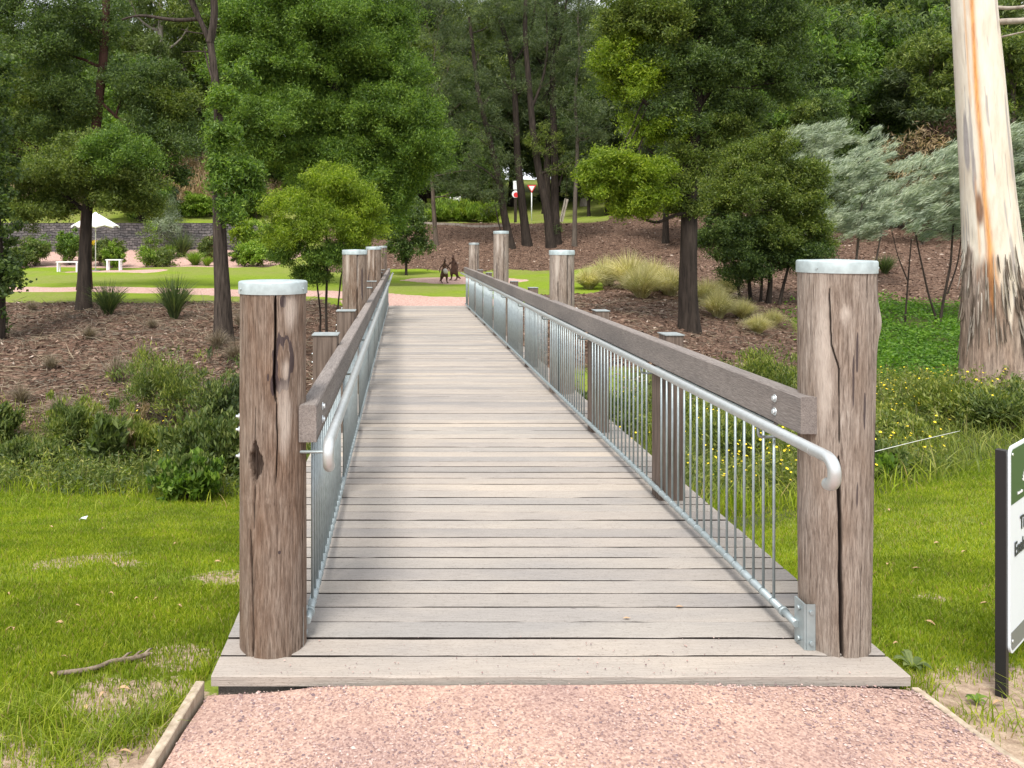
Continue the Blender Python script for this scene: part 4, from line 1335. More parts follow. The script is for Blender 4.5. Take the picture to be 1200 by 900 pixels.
AA, ZG = np.meshgrid(A, Z_)
hgt = ZG - base[2]
sa_, ca_ = np.sin(AA), np.cos(AA)
edge_n = fbm(sa_ * 3, ca_ * 3, ZG * .9) - .5
# the camera side is turned towards (-x,-y): angle 0 faces the camera
aoff = AA + .64
u_ = np.arctan2(np.sin(aoff), np.cos(aoff))
roughz = 1.35 + .9 * np.exp(-((u_ + .75) / .35) ** 2) + .35 * np.exp(-((u_ - .15) / .25) ** 2) + 1.5 * edge_n
rough = 1 - sst(roughz - .12, roughz + .12, hgt + .22 * (fbm(sa_ * 16, ca_ * 16, ZG * .8) - .5) * 2)
fib = fbm(sa_ * 24, ca_ * 24, ZG * 1.6, 4)
rg = cr[:, None] * (1 + .03 * (fbm(sa_ * 1.4, ca_ * 1.4, ZG * .5) - .5) * 2) + rough * (.012 + .045 * (fib - .5) + .02 * np.abs(fbm(sa_ * 11, ca_ * 11, ZG) - .5)) + .05 * np.exp(-np.maximum(hgt, 0) / .25)
streak = np.exp(-((u_ + .10 - .03 * np.sin(ZG * 1.4) + .10 * (fbm(ZG * 1.3, 2.2) - .5)) / (.11 + .10 * np.exp(-((hgt - 1.5) / .5) ** 2))) ** 2) * sst(.9, 1.5, hgt)
streak = np.clip(streak * (.75 + .6 * fbm(sa_ * 20, ca_ * 20, ZG * 1.2)), 0, 1)
streak = np.maximum(streak, .55 * np.exp(-((u_ + .42) / .05) ** 2) * sst(.45, .6, fbm(ZG * .9, 7.7)))
patch = .8 * sst(.64, .69, fbm(sa_ * 4.5 + 3, ca_ * 4.5, ZG * .7, 4)) + .8 * sst(.69, .73, fbm(sa_ * 12 + 3, ca_ * 12, ZG * 1.1, 3))
patch = np.maximum(patch, (1 - sst(.8, 1.1, np.hypot((u_ + .72) / .16, (ZG - (CAMZ - (165 - 286) / FPX * 11.5)) / .45) + edge_n)))
wound = 1 - sst(.5, 1.1, np.hypot((u_ + .32) / .16, (ZG - 2.15) / .32) + .9 * edge_n)
wound = np.maximum(wound, .9 * (1 - sst(.5, 1.1, np.hypot((u_ + .30) / .30, (hgt - 1.65) / .5) + 1.1 * edge_n)))
V = np.stack([cx[:, None] + rg * np.sin(AA), 11.5 - rg * np.cos(AA), ZG], -1) - base
g = Geo()
ii, jj = np.meshgrid(np.arange(len(Z_) - 1), np.arange(SEG), indexing='ij')
ii, jj = ii.ravel(), jj.ravel()
j2 = (jj + 1) % SEG
g.add(V.reshape(-1, 3), np.stack([ii * SEG + jj, ii * SEG + j2, (ii + 1) * SEG + j2, (ii + 1) * SEG + jj], 1), 0,
      np.stack([rough, streak, np.clip(patch, 0, 1), np.clip(wound, 0, 1)], -1).reshape(-1, 4), smooth=True)
t = NT('gum_bark')
at = t.n("ShaderNodeAttribute", attribute_name="mask")
sp = t.n("ShaderNodeSeparateColor")
t.set(sp.inputs[0], at.outputs['Color'])
n1 = t.noise(t.coord((1, 1, .18)), 9, 5, .6)
n2 = t.noise(t.coord((1, 1, .10)), 38, 5, .7)
n3 = t.noise(t.coord((1, 1, .4)), 2.0, 3)
c = t.ramp(n1, [(0.3, (0.56, 0.48, 0.40)), (0.5, (0.66, 0.60, 0.52)), (0.75, (0.72, 0.68, 0.62))])
c = t.mix(c, t.ramp(n3, [(0.35, (0.90, 0.84, 0.78)), (0.65, (1.05, 1.04, 1.02))]), 0.8, 'MULTIPLY')
c = t.mix(c, t.ramp(n2, [(0.3, (0.17, 0.15, 0.16)), (0.7, (0.34, 0.31, 0.32))]), t.math('MULTIPLY', sp.outputs[2], 0.8))
c = t.mix(c, t.ramp(n2, [(0.3, (0.40, 0.13, 0.03)), (0.6, (0.70, 0.33, 0.09))]), t.math('MULTIPLY', sp.outputs[1], 0.92))
c = t.mix(c, t.ramp(n2, [(0.3, (0.07, 0.03, 0.018)), (0.7, (0.26, 0.11, 0.05))]), t.math('MULTIPLY', at.outputs['Alpha'], 0.9))
rb = t.ramp(n2, [(0.27, (0.07, 0.054, 0.046)), (0.47, (0.25, 0.205, 0.175)), (0.68, (0.42, 0.355, 0.305))])
rb = t.mix(rb, t.ramp(n3, [(0.35, (0.9, 0.72, 0.6)), (0.65, (1.1, 1.05, 1.02))]), 0.8, 'MULTIPLY')
c = t.mix(c, rb, sp.outputs[0])
M['gum'] = t.finish(c, 0.8, 0, t.bump(n2, 0.02, 0.6), 0.25)
g.build('trunk', M['gum'], root, use_attr=True)
gt = Geo()
zl = lambda px, py, Y=11.5: W(px, py, Y) - base
top = P[-1] - base
gts = []
gt.tube(curve_path([zl(1160, 30), zl(1172, 24, 11.3), zl(1185, 26, 11.2), zl(1215, 22, 11.0), zl(1260, 10, 10.8)], 12), np.linspace(.05, .03, 12), 8, cap=False)
gts.append(gt)
gt = Geo()
gt.tube(curve_path([zl(1160, 8), zl(1180, 10, 11.3), zl(1205, 8, 11.2), zl(1240, -10, 11.0)], 12), np.linspace(.03, .018, 12), 8, cap=False)
gts.append(gt)
gt = Geo()
gt.tube(curve_path([zl(1166, 45), zl(1180, 42, 11.4), zl(1205, 36, 11.2)], 12), np.linspace(.02, .008, 12), 6, cap=False)
gts.append(gt)
gt = Geo()
gt.tube(curve_path([zl(1175, 130), zl(1176, 100, 11.35), zl(1178, 104, 11.3)], 8), np.linspace(.02, .01, 8), 6)
LB = []
for (dx, dy, dz, rr) in ((-3.2, 0, 1.5, 1.7), (2.5, 1.5, 2.0, 1.8), (0, -2.0, 3.0, 1.6), (0.5, 2.6, 3.5, 1.9), (-1.5, 1, 5.0, 1.9), (2.2, -1, 4.6, 1.6), (4.2, 0, .4, 1.5), (-1.8, -2.4, 1.6, 1.4)):
    c_ = top + np.array([dx, dy, dz])
    LB.append((c_, np.array([rr, rr, rr * .7]), 0))
    gts.append(gt)
    gt = Geo()
    limb(gt, top - np.array([0, 0, 1.2 + .4 * random.random()]), c_, .10, .03, .12, 8, 10)
for q_ in gts + [gt]:
    q_.build('limb', M['bark_pale'], root)
gc, _s = crown(LB, spray_r=.5, n_leaf=60, leaf=(.16, .03), dens=.8, up=-.8)
gc.build('crown', M['leaf_olive'], root)
# curling strips of bark hanging from the base
gt = Geo()
for q_ in range(90):
    a_ = -.64 + (random.random() - .5) * 2.6
    z0_ = 1.0 + random.random() * 1.3
    rr_ = float(np.interp(z0_ + base[2], Z_, cr)) + .025
    cx_ = float(np.interp(z0_ + base[2], Z_, cx)) - base[0]
    L_ = .15 + .4 * random.random()
    pts = [(cx_ + (rr_ + .05 * s_ * s_) * math.sin(a_ + .05 * s_), -(rr_ + .06 * s_ * s_) * math.cos(a_), z0_ - L_ * s_) for s_ in np.linspace(0, 1, 6)]
    gt.tube(pts, np.array([.004, .01, .012, .011, .008, .003]) * (.5 + .8 * random.random()), 4, q_ % 2)
tag(gt.build('bark_strip', [M['bark_brown'], M['bark_pale']], root), kind='stuff')

# ------------------------------------------------------------------ wood behind: copied trees
def proto_tree(h, rad, kind, nl, mats, bark, leaf, pale=False):
    """a tree at the origin, h tall"""
    g = Geo()
    Q = curve_path([(0, 0, -.3), (.1, .05, h * .3), (-.15, .1, h * .6), (.1, 0, h * .9)], 22)
    trunk_tube(g, Q, h * .022, h * .006, 10)
    LB = []
    for k_ in range(nl):
        f = (k_ + .5) / nl
        z = h * (.30 + .66 * f) if kind != 'low' else h * (.12 + .84 * f)
        w = rad * (math.sin(math.pi * (.18 + .78 * f)) ** .7)
        a_ = k_ * 2.4 + random.random()
        d = w * (.35 + .5 * random.random())
        LB.append((np.array([d * math.cos(a_), d * math.sin(a_), z]), np.array([1, 1, .72]) * rad * (.36 + .16 * random.random()), random.randrange(len(mats))))
    gc, sp_ = crown(LB, spray_r=rad * .13, sub=5, n_leaf=52, leaf=leaf, dens=1.0, up=-.1, shell=.5)
    for (c, r, tn), s_ in zip(LB, sp_):
        i_ = int(np.argmin(np.abs(Q[:, 2] - (c[2] - rad * .4))))
        Pm = limb(g, Q[i_], c, h * .007, h * .002, .12, 5, 6)
        for q_ in s_[:3]:
            limb(g, Pm[4], q_, h * .002, h * .0008, .1, 4, 4)
    return g.mesh('trunk', [bark]), gc.mesh('crown', mats)


PT = {
    'dark': proto_tree(14, 4.2, 'x', 20, [M['leaf_dark'], M['leaf_dark'], M['leaf_olive']], M['bark_dark'], (.26, .075)),
    'mid': proto_tree(13, 4.4, 'low', 22, [M['leaf_dark'], M['leaf_vivid']], M['bark_dark'], (.26, .08)),
    'olive': proto_tree(13, 4.0, 'low', 20, [M['leaf_olive'], M['leaf_fine']], M['bark_brown'], (.25, .06)),
    'gum': proto_tree(17, 4.8, 'x', 16, [M['leaf_pale'], M['leaf_olive'], M['leaf_pale']], M['bark_pale'], (.27, .06)),
    'fine': proto_tree(15, 3.6, 'x', 20, [M['leaf_fine']], M['bark_dark'], (.34, .035)),
}
DESC = {'dark': 'dense dark green tree', 'mid': 'full mid green tree', 'olive': 'olive green tree', 'gum': 'airy pale green gum tree', 'fine': 'fine leaved grey green tree'}
# (photo px, distance, scale, kind, what singles it out)
BG = [
    (20, 66, 1.0, 'dark', 'behind the ivy covered tree'), (75, 74, 1.1, 'mid', 'behind the white patio umbrella'), (130, 84, 1.15, 'dark', 'behind the reddish trunk'),
    (165, 62, .9, 'mid', 'on the terrace above the stone wall'), (186, 78, 1.0, 'gum', 'rising over the dry grass slope'), (232, 88, .8, 'gum', 'behind the slender bare limbed gum'),
    (150, 105, 1.3, 'gum', 'high up beyond the dry grass slope'), (215, 92, .75, 'dark', 'at the top of the dry grass slope'), (262, 86, .75, 'olive', 'at the edge of the dry grass slope'),
    (300, 80, 1.0, 'dark', 'behind the broad acacia, first from the dry slope'), (350, 74, 1.1, 'mid', 'hidden for the most part behind the broad acacia'), (410, 84, 1.2, 'dark', 'over the top of the broad acacia'),
    (455, 78, 1.05, 'olive', 'just past the acacia edge'), (495, 92, 1.25, 'fine', 'beyond the flower bed, tallest there'), (525, 82, .95, 'dark', 'right behind the flower bed'), (560, 90, 1.2, 'olive', 'seen between the two leaning trunks'),
    (600, 98, 1.2, 'fine', 'beyond the road sign'), (640, 88, 1.1, 'fine', 'behind the ivy wrapped trunk'), (685, 94, 1.2, 'gum', 'past the leaning white board'), (712, 80, .9, 'olive', 'above the end of the mulch slope'),
    (740, 72, 1.0, 'olive', 'behind the bright yellow green branch'), (790, 70, 1.1, 'dark', 'behind the black furrowed trunk'), (840, 64, 1.05, 'mid', 'above the round olive tree'), (885, 78, 1.25, 'dark', 'towering over the round olive tree'),
    (925, 60, .95, 'olive', 'drooping beside the small silvery wattle'), (955, 52, .85, 'mid', 'directly over the widest silvery wattle'), (1000, 62, 1.05, 'dark', 'between the widest wattle and the dead brown bush'), (1045, 55, .95, 'mid', 'above the dead brown bush'),
    (1090, 50, .85, 'olive', 'behind the forked wattle beside the white gum'), (1070, 76, 1.3, 'dark', 'tallest over the dead brown bush'), (1130, 60, 1.05, 'mid', 'right behind the white gum trunk'), (1185, 46, .8, 'olive', 'beyond the white gum at the edge of the wood'),
    (1215, 60, 1.1, 'gum', 'past the white gum with hanging branches'), (980, 92, 1.35, 'gum', 'pale top over the wattles'), (1120, 90, 1.4, 'olive', 'far back over the white gum'),
    (500, 112, 1.3, 'dark', 'farthest over the flower bed'), (585, 118, 1.3, 'dark', 'farthest behind the row of trunks'), (655, 120, 1.35, 'mid', 'farthest behind the ivy wrapped trunk'), (720, 112, 1.3, 'dark', 'farthest over the mulch slope end'),
    (545, 74, .55, 'mid', 'low one at the back of the flower bed'), (690, 76, .5, 'fine', 'low scrubby one behind the leaning white board'),
    (780, 50, .62, 'fine', 'low one between the black trunk and the bright branch'), (830, 46, .55, 'dark', 'low one behind the round olive tree'), (955, 44, .5, 'dark', 'low one under the small silvery wattle'),
]
for (px, Y, s_, kind, where) in BG:
    x_ = XX(px, Y)
    root = empty('background_tree', (x_, Y, float(hz(x_, Y)) - .1), DESC[kind] + ' ' + where, 'tree', 'trees of the wood behind')
    root.rotation_euler = (0, 0, random.random() * 6.28)
    s_ *= 1.12 if Y < 70 else (1.0 if px < 160 else 1.15 if 520 < px < 560 or 670 < px < 730 else 1.42)
    root.scale = (s_ * .95, s_ * .95, s_ * (.98 + .15 * random.random()))
    for nm, me in (('trunk', PT[kind][0]), ('crown', PT[kind][1])):
        o = bpy.data.objects.new(nm, me)
        col.objects.link(o)
        o.parent = root
# far wood that closes the view, one mass
g = Geo()
for k_ in range(300):
    Y = 100 + 55 * random.random()
    px = -500 + 2400 * random.random()
    x_ = XX(px, Y)
    z_ = float(hz(x_, Y, False))
    r_ = 3.5 + 2.5 * random.random()
    hh = (3 + 20 * random.random()) if px > 265 and not (655 < px < 735) else (2 + 9 * random.random()) if px < 150 or px > 400 else (1 + 7 * random.random())
    c_, sp_ = crown([(np.array([x_, Y, z_ + hh]), np.array([r_, r_, r_ * 1.2]), random.randrange(3))], spray_r=.9, n_leaf=22, leaf=(.6, .28), dens=1.3)
    off = g.n
    for v_, a_ in zip(c_.v, c_.attr):
        g.v.append(v_)
        g.attr.append(a_)
        g.n += len(v_)
    for f_, m_, s_ in c_.f:
        g.f.append((f_ + off, m_, s_))
tag(g.build('far_woods', [M['leaf_dark'], M['leaf_fine'], M['leaf_olive']]), kind='stuff', label='far off wood closing the view behind the single trees', cat='woods')

# ------------------------------------------------------------------ shrubs and clumps
def shrub(name, label, cat, px, Y, w, h, mats, leaf=(.07, .025), group=None, nlobe=5, n_leaf=60, dens=1.3, lift=0.0, **kw):
    x_ = XX(px, Y)
    b = np.array([x_, Y, float(hz(x_, Y))])
    root = empty(name, b, label, cat, group)
    LB, gt = [], Geo()
    for k_ in range(nlobe):
        a_ = k_ * 2.4 + random.random()
        d = .42 * w / 2 * (k_ > 0)
        c_ = np.array([d * math.cos(a_) * 1.2, d * math.sin(a_), h * (.45 + .25 * random.random()) + lift])
        LB.append((c_, np.array([w * .34, w * .34, h * .42]) * (.85 + .3 * random.random()), random.randrange(len(mats))))
        limb(gt, (0, 0, -.05), c_, .012 + .008 * w, .004, .12, 5, 6)
    gc, _ = crown(LB, spray_r=max(w, h) * .13, n_leaf=n_leaf, leaf=leaf, dens=dens, **kw)
    gc.build('crown', mats, root)
    gt.build('stem', M['bark_brown'], root)
    return root


def blade_clump(n, h, spread, wd, mat, lean=.6, arch=.5):
    """strappy tussock at the origin, each leaf an arching strip"""
    g = Geo()
    a_ = rng.random(n) * 6.283
    L = h * (.55 + .6 * rng.random(n))
    out_ = spread * rng.random(n) ** .7
    r0 = .12 * spread * rng.random(n)
    seg = 5
    t_ = np.linspace(0, 1, seg)[None]
    rad = r0[:, None] + out_[:, None] * t_ ** 1.4
    z = L[:, None] * (t_ - arch * (out_ / spread)[:, None] * t_ ** 3 * .55)
    tw = .35 * rng.normal(size=n)[:, None] * t_
    x = rad * np.cos(a_[:, None] + tw)
    y = rad * np.sin(a_[:, None] + tw)
    w = wd * (1 - t_ ** 2 * .92) * (.7 + .6 * rng.random(n))[:, None] * .5
    sx, sy = -np.sin(a_ + rng.normal(size=n))[:, None], np.cos(a_ + rng.normal(size=n))[:, None]
    A_ = np.stack([x + sx * w, y + sy * w, z], -1)
    B_ = np.stack([x - sx * w, y - sy * w, z], -1)
    V = np.stack([A_, B_], 2).reshape(n, -1, 3)
    q = np.array([[2 * i, 2 * i + 1, 2 * i + 3, 2 * i + 2] for i in range(seg - 1)])
    g.add(V.reshape(-1, 3), (q[None] + (2 * seg) * np.arange(n)[:, None, None]).reshape(-1, 4))
    return g


CM = {'strap': blade_clump(420, 1.0, .75, .022, 0).mesh('tussock', [M['strap_dark'], ]),
      'straw': blade_clump(1700, .98, 1.1, .014, 0, arch=1.1).mesh('tussock', [M['straw']]),
      'lime': blade_clump(260, .8, .75, .05, 0).mesh('clump', [M['leaf_lime']]),
      'weedy': blade_clump(260, .5, .35, .014, 0).mesh('clump', [M['leaf_meadow']]),
      'twiggy': blade_clump(500, .7, .6, .01, 0, arch=1.1).mesh('clump', [M['twig_grey']])}


def clump(kind, name, label, cat, px, Y, s_, group=None, sz=1.0, x=None):
    x_ = XX(px, Y) if x is None else x
    o = bpy.data.objects.new(name, CM[kind])
    col.objects.link(o)
    o.location = (x_, Y, float(hz(x_, Y)) - .02)
    o.scale = (s_, s_, s_ * sz)
    o.rotation_euler = (0, 0, random.random() * 6.28)
    return tag(o, label, cat, group)


G1 = 'strappy tussocks on the mulch bank'
clump('strap', 'tussock', 'dark strappy tussock growing against the foot of the olive tree', 'tussock', 127, 20.6, .95, G1)
clump('strap', 'tussock', 'dark strappy tussock standing alone between two trunks on the mulch', 'tussock', 204, 20.2, .98, G1, 1.25)
clump('twiggy', 'tussock', 'small withered brown tuft on the mulch at the lawn edge', 'tussock', 38, 21.5, .55, G1)
G2 = 'dry twiggy tufts round the gum foot'
clump('twiggy', 'dry_tuft', 'dry twiggy tuft at the foot of the slender gum', 'tuft', 255, 16.4, .75, G2)
clump('twiggy', 'dry_tuft', 'dry twiggy tuft against the first log post', 'tuft', 275, 15.6, .8, G2)
clump('twiggy', 'dry_tuft', 'tall dead grey weed standing on the mulch slope', 'tuft', 137, 14.2, .75, G2, 1.3)
clump('twiggy', 'dry_tuft', 'dry twiggy tuft behind the gum foot', 'tuft', 285, 18.6, .85, G2)
for px, Y, s_, l_ in ((60, 15.0, .55, 'withered tuft low on the mulch under the olive tree'), (105, 17.2, .6, 'withered tuft straight below the olive tree trunk'), (170, 15.6, .6, 'withered tuft between the tall dead weed and the gum'),
                      (225, 13.4, .8, 'withered tuft at the top of the thin green bush'), (25, 13.2, .6, 'withered tuft at the bottom of the mulch by the ivy tree'), (178, 18.6, .5, 'withered tuft below the lone strappy tussock'), (262, 12.9, .8, 'big withered tuft beside the first log post'), (70, 12.6, .65, 'withered tuft just over the upright green bush')):
    clump('twiggy', 'dry_tuft', l_, 'tuft', px, Y, s_, G2)
G3 = 'pale straw tussocks beside the bridge end'
for n_, (px, Y, s_, w_) in enumerate([
        (690, 29.0, .95, 'smallest pale tussock next to the lawn tongue'), (712, 30.5, 1.1, 'pale tussock second from the lawn tongue'), (738, 29, 1.35, 'tallest fountain shaped pale tussock'),
        (765, 28, 1.15, 'pale tussock between the fountain one and the black trunk'), (752, 25.5, 1.1, 'pale tussock in front of the fountain one'), (785, 26.5, 1.0, 'pale tussock close behind the black trunk'),
        (828, 25, 1.0, 'greyish tussock just past the black trunk'), (842, 22.5, .8, 'greyish tussock down the bank from the black trunk'), (870, 23, .65, 'tussock under the stems of the round olive tree'),
        (888, 21, .55, 'low tussock near the gully bottom'), (905, 22.5, .55, 'last pale tussock toward the gully weeds'), (725, 34, .9, 'pale tussock up the slope behind the others'), (850, 27, .8, 'faded tussock at the shrub stems')]):
    clump('straw', 'pale_tussock', w_, 'tussock', px, Y, s_, G3, .95 + .3 * random.random())
clump('strap', 'tussock', 'small green tuft on the mulch slope left of the tall posts', 'tussock', 660, 46.5, .5, None)
clump('strap', 'tussock', 'very dark low clump under the silvery wattles', 'tussock', 1037, 33, .9, None)

# garden under and above the stone wall
GS = 'garden shrubs below the stone wall'
GL = [('lime', 198, 57.0, 1.35, 'bright green rounded clump before the stone wall'), ('lime', 228, 54.5, 1.35, 'bright green clump near the slender gum trunk'), ('lime', 243, 54, .9, 'small lime clump touching the slender gum trunk'),
      ('strap', 213, 57.5, 2.0, 'blue green fountain shaped clump before the stone wall')]
for k_, px, Y, s_, l_ in GL:
    clump(k_, 'garden_clump', l_, 'plant', px, Y, s_, GS)
shrub('garden_shrub', 'wide yellow green shrub at the lawn edge before the stone wall', 'shrub', 184, 54, 2.6, 1.3, [M['leaf_weed'], M['leaf_lime']], (.15, .05), GS)
shrub('garden_shrub', 'rounded shrub behind the white bench', 'shrub', 134, 53.5, 1.7, 1.6, [M['leaf_weed'], M['leaf_lime']], (.15, .05), GS)
sh = shrub('garden_shrub', 'shrub topped with yellow flowers behind the olive tree trunk', 'shrub', 118, 54.5, 1.7, 1.6, [M['leaf_weed'], M['leaf_pale']], (.14, .05), GS)
gc, _ = crown([((-.3, 0, 1.5), (.55, .5, .25), 0), ((.35, -.1, 1.4), (.35, .4, .2), 0)], spray_r=.16, n_leaf=14, leaf=(.09, .07), dens=.8)
gc.build('blossom', M['yellow'], sh)
shrub('garden_shrub', 'tall thin pale shrub in front of the stone wall', 'shrub', 177, 56.5, 1.3, 2.7, [M['leaf_lime'], M['leaf_pale']], (.15, .05), GS, n_leaf=28, dens=.8)
shrub('garden_shrub', 'grey green bush hanging at the end of the olive tree canopy', 'shrub', 196, 58.5, 2.4, 3.9, [M['leaf_silver'], M['leaf_fine']], (.2, .02), GS)
shrub('garden_shrub', 'dark bluish mound just past the slender gum trunk', 'shrub', 284, 54, 1.3, 1.3, [M['strap_dark']], (.15, .03), GS)
shrub('garden_shrub', 'yellowish spreading shrub beside the bluish mound', 'shrub', 303, 53.5, 2.6, 1.6, [M['leaf_pale'], M['leaf_lime']], (.16, .06), GS)
shrub('garden_shrub', 'bright yellow green shrub behind the bluish mound', 'shrub', 290, 57, 2.3, 2.9, [M['leaf_bright'], M['leaf_lime']], (.16, .06), GS)
shrub('garden_shrub', 'lime shrub half hidden by the bushy young tree', 'shrub', 322, 56.5, 2.4, 2.7, [M['leaf_lime'], M['leaf_pale']], (.16, .06), GS)
shrub('garden_shrub', 'green shrub between ivy tree and olive tree trunk', 'shrub', 42, 54, 2.4, 1.8, [M['leaf_weed'], M['leaf_vivid']], (.15, .05), GS)
shrub('garden_shrub', 'lime green shrub just before the olive tree trunk', 'shrub', 82, 55, 1.6, 2.1, [M['leaf_lime'], M['leaf_vivid']], (.15, .05), GS)
shrub('garden_shrub', 'small low shrub at the ivy tree', 'shrub', 15, 52, 2.0, 1.2, [M['leaf_weed'], M['leaf_pale']], (.15, .05), GS)
shrub('garden_shrub', 'brownish low bush hugging the slender gum trunk', 'shrub', 248, 56, 1.5, 1.5, [M['dry'], M['leaf_weed']], (.15, .04), GS)
GT = 'bright shrubs on the terrace above the wall'
shrub('terrace_shrub', 'larger lime shrub on the terrace above the wall', 'shrub', 233, 63, 2.1, 1.9, [M['leaf_lime']], (.18, .06), GT)
shrub('terrace_shrub', 'small lime shrub on the terrace above the wall', 'shrub', 211, 63.5, 1.2, 1.1, [M['leaf_lime']], (.18, .06), GT)
shrub('terrace_shrub', 'pale straggly shrub beside the larger lime one on the terrace', 'shrub', 246, 64.5, 1.8, 1.5, [M['leaf_pale'], M['leaf_lime']], (.18, .06), GT, n_leaf=30)
shrub('terrace_shrub', 'mixed green shrub on the terrace behind the young tree', 'shrub', 300, 64, 3.0, 2.4, [M['leaf_weed'], M['leaf_lime']], (.18, .06), GT)
shrub('terrace_shrub', 'grey green shrub on the terrace at the canopy end', 'shrub', 196, 64, 2.0, 2.8, [M['leaf_weed'], M['leaf_silver']], (.18, .05), GT)

# flower bed at the top of the mulch slope
GF = 'plants of the flower bed above the mulch slope'
for n_, (px, Y, w_, h_, mt, l_) in enumerate([
        (500, 64, 2.4, 1.2, 'leaf_weed', 'darker green end plant of the flower bed near the dark bush'), (518, 63.5, 2.6, 1.5, 'leaf_lime', 'bright plant under the white flower heads'), (538, 64, 2.8, 1.6, 'leaf_bright', 'taller bright plant in the middle of the flower bed'),
        (557, 63.5, 2.6, 1.3, 'leaf_lime', 'pale lime plant right of the flower heads'), (575, 64, 2.6, 1.4, 'leaf_bright', 'end plant of the flower bed beside the curved trunk')]):
    shrub('flower_bed_plant', l_, 'plant', px, Y, w_, h_, [M[mt], M['leaf_lime']], (.26, .05), GF, up=1.4)
for n_, (px, py, l_) in enumerate([(523, 239, 'lower white flower head'), (529, 236, 'twin white flower head'), (536, 234, 'highest white flower head'), (540, 238, 'white flower head under the highest one')]):
    p_ = W(px, py, 64.6)
    zg = float(hz(p_[0], p_[1]))
    r_ = empty('white_flower', (p_[0], p_[1], zg), l_ + ' over the flower bed', 'flower', 'white flower heads')
    gc, _ = crown([((0, 0, p_[2] - zg), (.28, .28, .24), 0)], spray_r=.1, n_leaf=40, leaf=(.09, .07), dens=1.2)
    gc.build('blossom', M['white_petal'], r_)
    gt = Geo()
    gt.tube([(0, 0, -.05), (.03, 0, (p_[2] - zg) * .6), (0, 0, p_[2] - zg)], .02, 6)
    gt.build('stem', M['leaf_lime'], r_)

# scrub: dead brown bush, dry slope grass
shrub('dead_bush', 'dead rusty brown bush hanging under the dark trees behind the wattles', 'shrub', 1082, 44, 3.6, 7.2, [M['dry'], M['bark_red']], (.3, .03), None, 6, 60, 1.2)
o = shrub('dead_branch_pile', 'grey brown tangle of dead twigs behind the silvery wattle top', 'branches', 962, 56, 3.2, 1.6, [M['twig_grey'], M['bark_dark']], (.4, .02), None, 4, 50, 1.0, lift=6.0)
g = Geo()
N = 9000
Yd = 70 + 13 * rng.random(N)
pxd = 165 + 230 * rng.random(N)
xd = XX(pxd, Yd)
zd = hz(xd, Yd)
hh = (.5 + 1.1 * rng.random(N)) * (.6 + .8 * fbm(xd * .3, Yd * .3))
D = rand_dirs(N) * .5 + np.array([0, 0, 1.0])
D /= np.linalg.norm(D, axis=1)[:, None]
add_leaves(g, np.stack([xd, Yd, zd + hh * .45], 1), D, hh, .05 + .07 * rng.random(N), 0)
add_leaves(g, np.stack([xd, Yd, zd + hh * 1.0], 1)[::2], rand_dirs(N)[::2], .35, .06, 0)
tag(g.build('dry_grass', M['dry']), kind='stuff', label='pale brown dry grass and scrub on the slope above the terrace', cat='dry grass')

# ------------------------------------------------------------------ built things at a distance
g = Geo()
g.box((-46, 59.95, .2), (-8.5, 60.75, 2.15))
g.box((-46, 60.35, 2.1), (-8.2, 61.0, 3.28))
w_ = g.build('stone_wall', M['rubble'])
tag(w_, 'dark grey rubble stone retaining wall in two steps', 'wall')
# white patio umbrella
up = W(112, 253, 50)
zg = float(hz(up[0], 50))
r_ = empty('patio_umbrella', (up[0], 50, zg), 'white square patio umbrella behind the olive tree trunk', 'umbrella')
g = Geo()
apex = np.array([0, 0, up[2] - zg + .25])
n = 8
rim = []
for k_ in range(8):
    a_ = math.pi / 8 + k_ * math.pi / 4
    rim.append(np.array([1.45 * math.cos(a_), 1.45 * math.sin(a_), W(112, 265, 50)[2] - zg]))
Vv, F = [apex], []
for k_ in range(8):
    Vv += [rim[k_], (rim[k_] + rim[(k_ + 1) % 8]) / 2 * np.array([.985, .985, 1]) + np.array([0, 0, .05]), rim[k_] - np.array([0, 0, .12])]
for k_ in range(8):
    a_, b_, c_ = 1 + 3 * k_, 2 + 3 * k_, 1 + 3 * ((k_ + 1) % 8)
    F += [[0, a_, b_], [0, b_, c_], [a_, a_ + 2, b_], [b_, c_ + 2, c_]]
g.add(Vv, np.array(F))
co = g.build('canopy', M['canvas'], r_)
sol = co.modifiers.new('thick', 'SOLIDIFY')
sol.thickness = .01
g = Geo()
g.tube([(0, 0, 0), (0, 0, apex[2] - .02)], .03, 10)
g.build('pole', M['white_paint'], r_)
g = Geo()
g.tube([(0, 0, 0), (0, 0, .08)], .3, 16)
g.build('base', M['sign_grey'], r_)
for (px, py, w_, l_) in ((80, 307, 1.35, 'long white picnic bench beside the olive tree trunk'), (134, 307, .95, 'short white bench before the rounded shrub')):
    x_ = XX(px, 47.6)
    zg = float(hz(x_, 47.6))
    r_ = empty('bench', (x_, 47.6, zg), l_, 'bench', 'white benches on the far lawn')
    g = Geo()
    for q_ in range(3):
        g.box((-w_ / 2, -.2 + q_ * .14, .60), (w_ / 2, -.08 + q_ * .14, .66))
    g.build('seat', M['white_paint'], r_)
    for sx in (-1, 1):
        g = Geo()
        g.box((sx * (w_ / 2 - .10) - .04, -.19, 0), (sx * (w_ / 2 - .10) + .04, -.11, .6))
        g.box((sx * (w_ / 2 - .10) - .04, .11, 0), (sx * (w_ / 2 - .10) + .04, .19, .6))
        g.box((sx * (w_ / 2 - .10) - .035, -.11, .5), (sx * (w_ / 2 - .10) + .035, .11, .598))
        g.build('leg', M['white_paint'], r_)

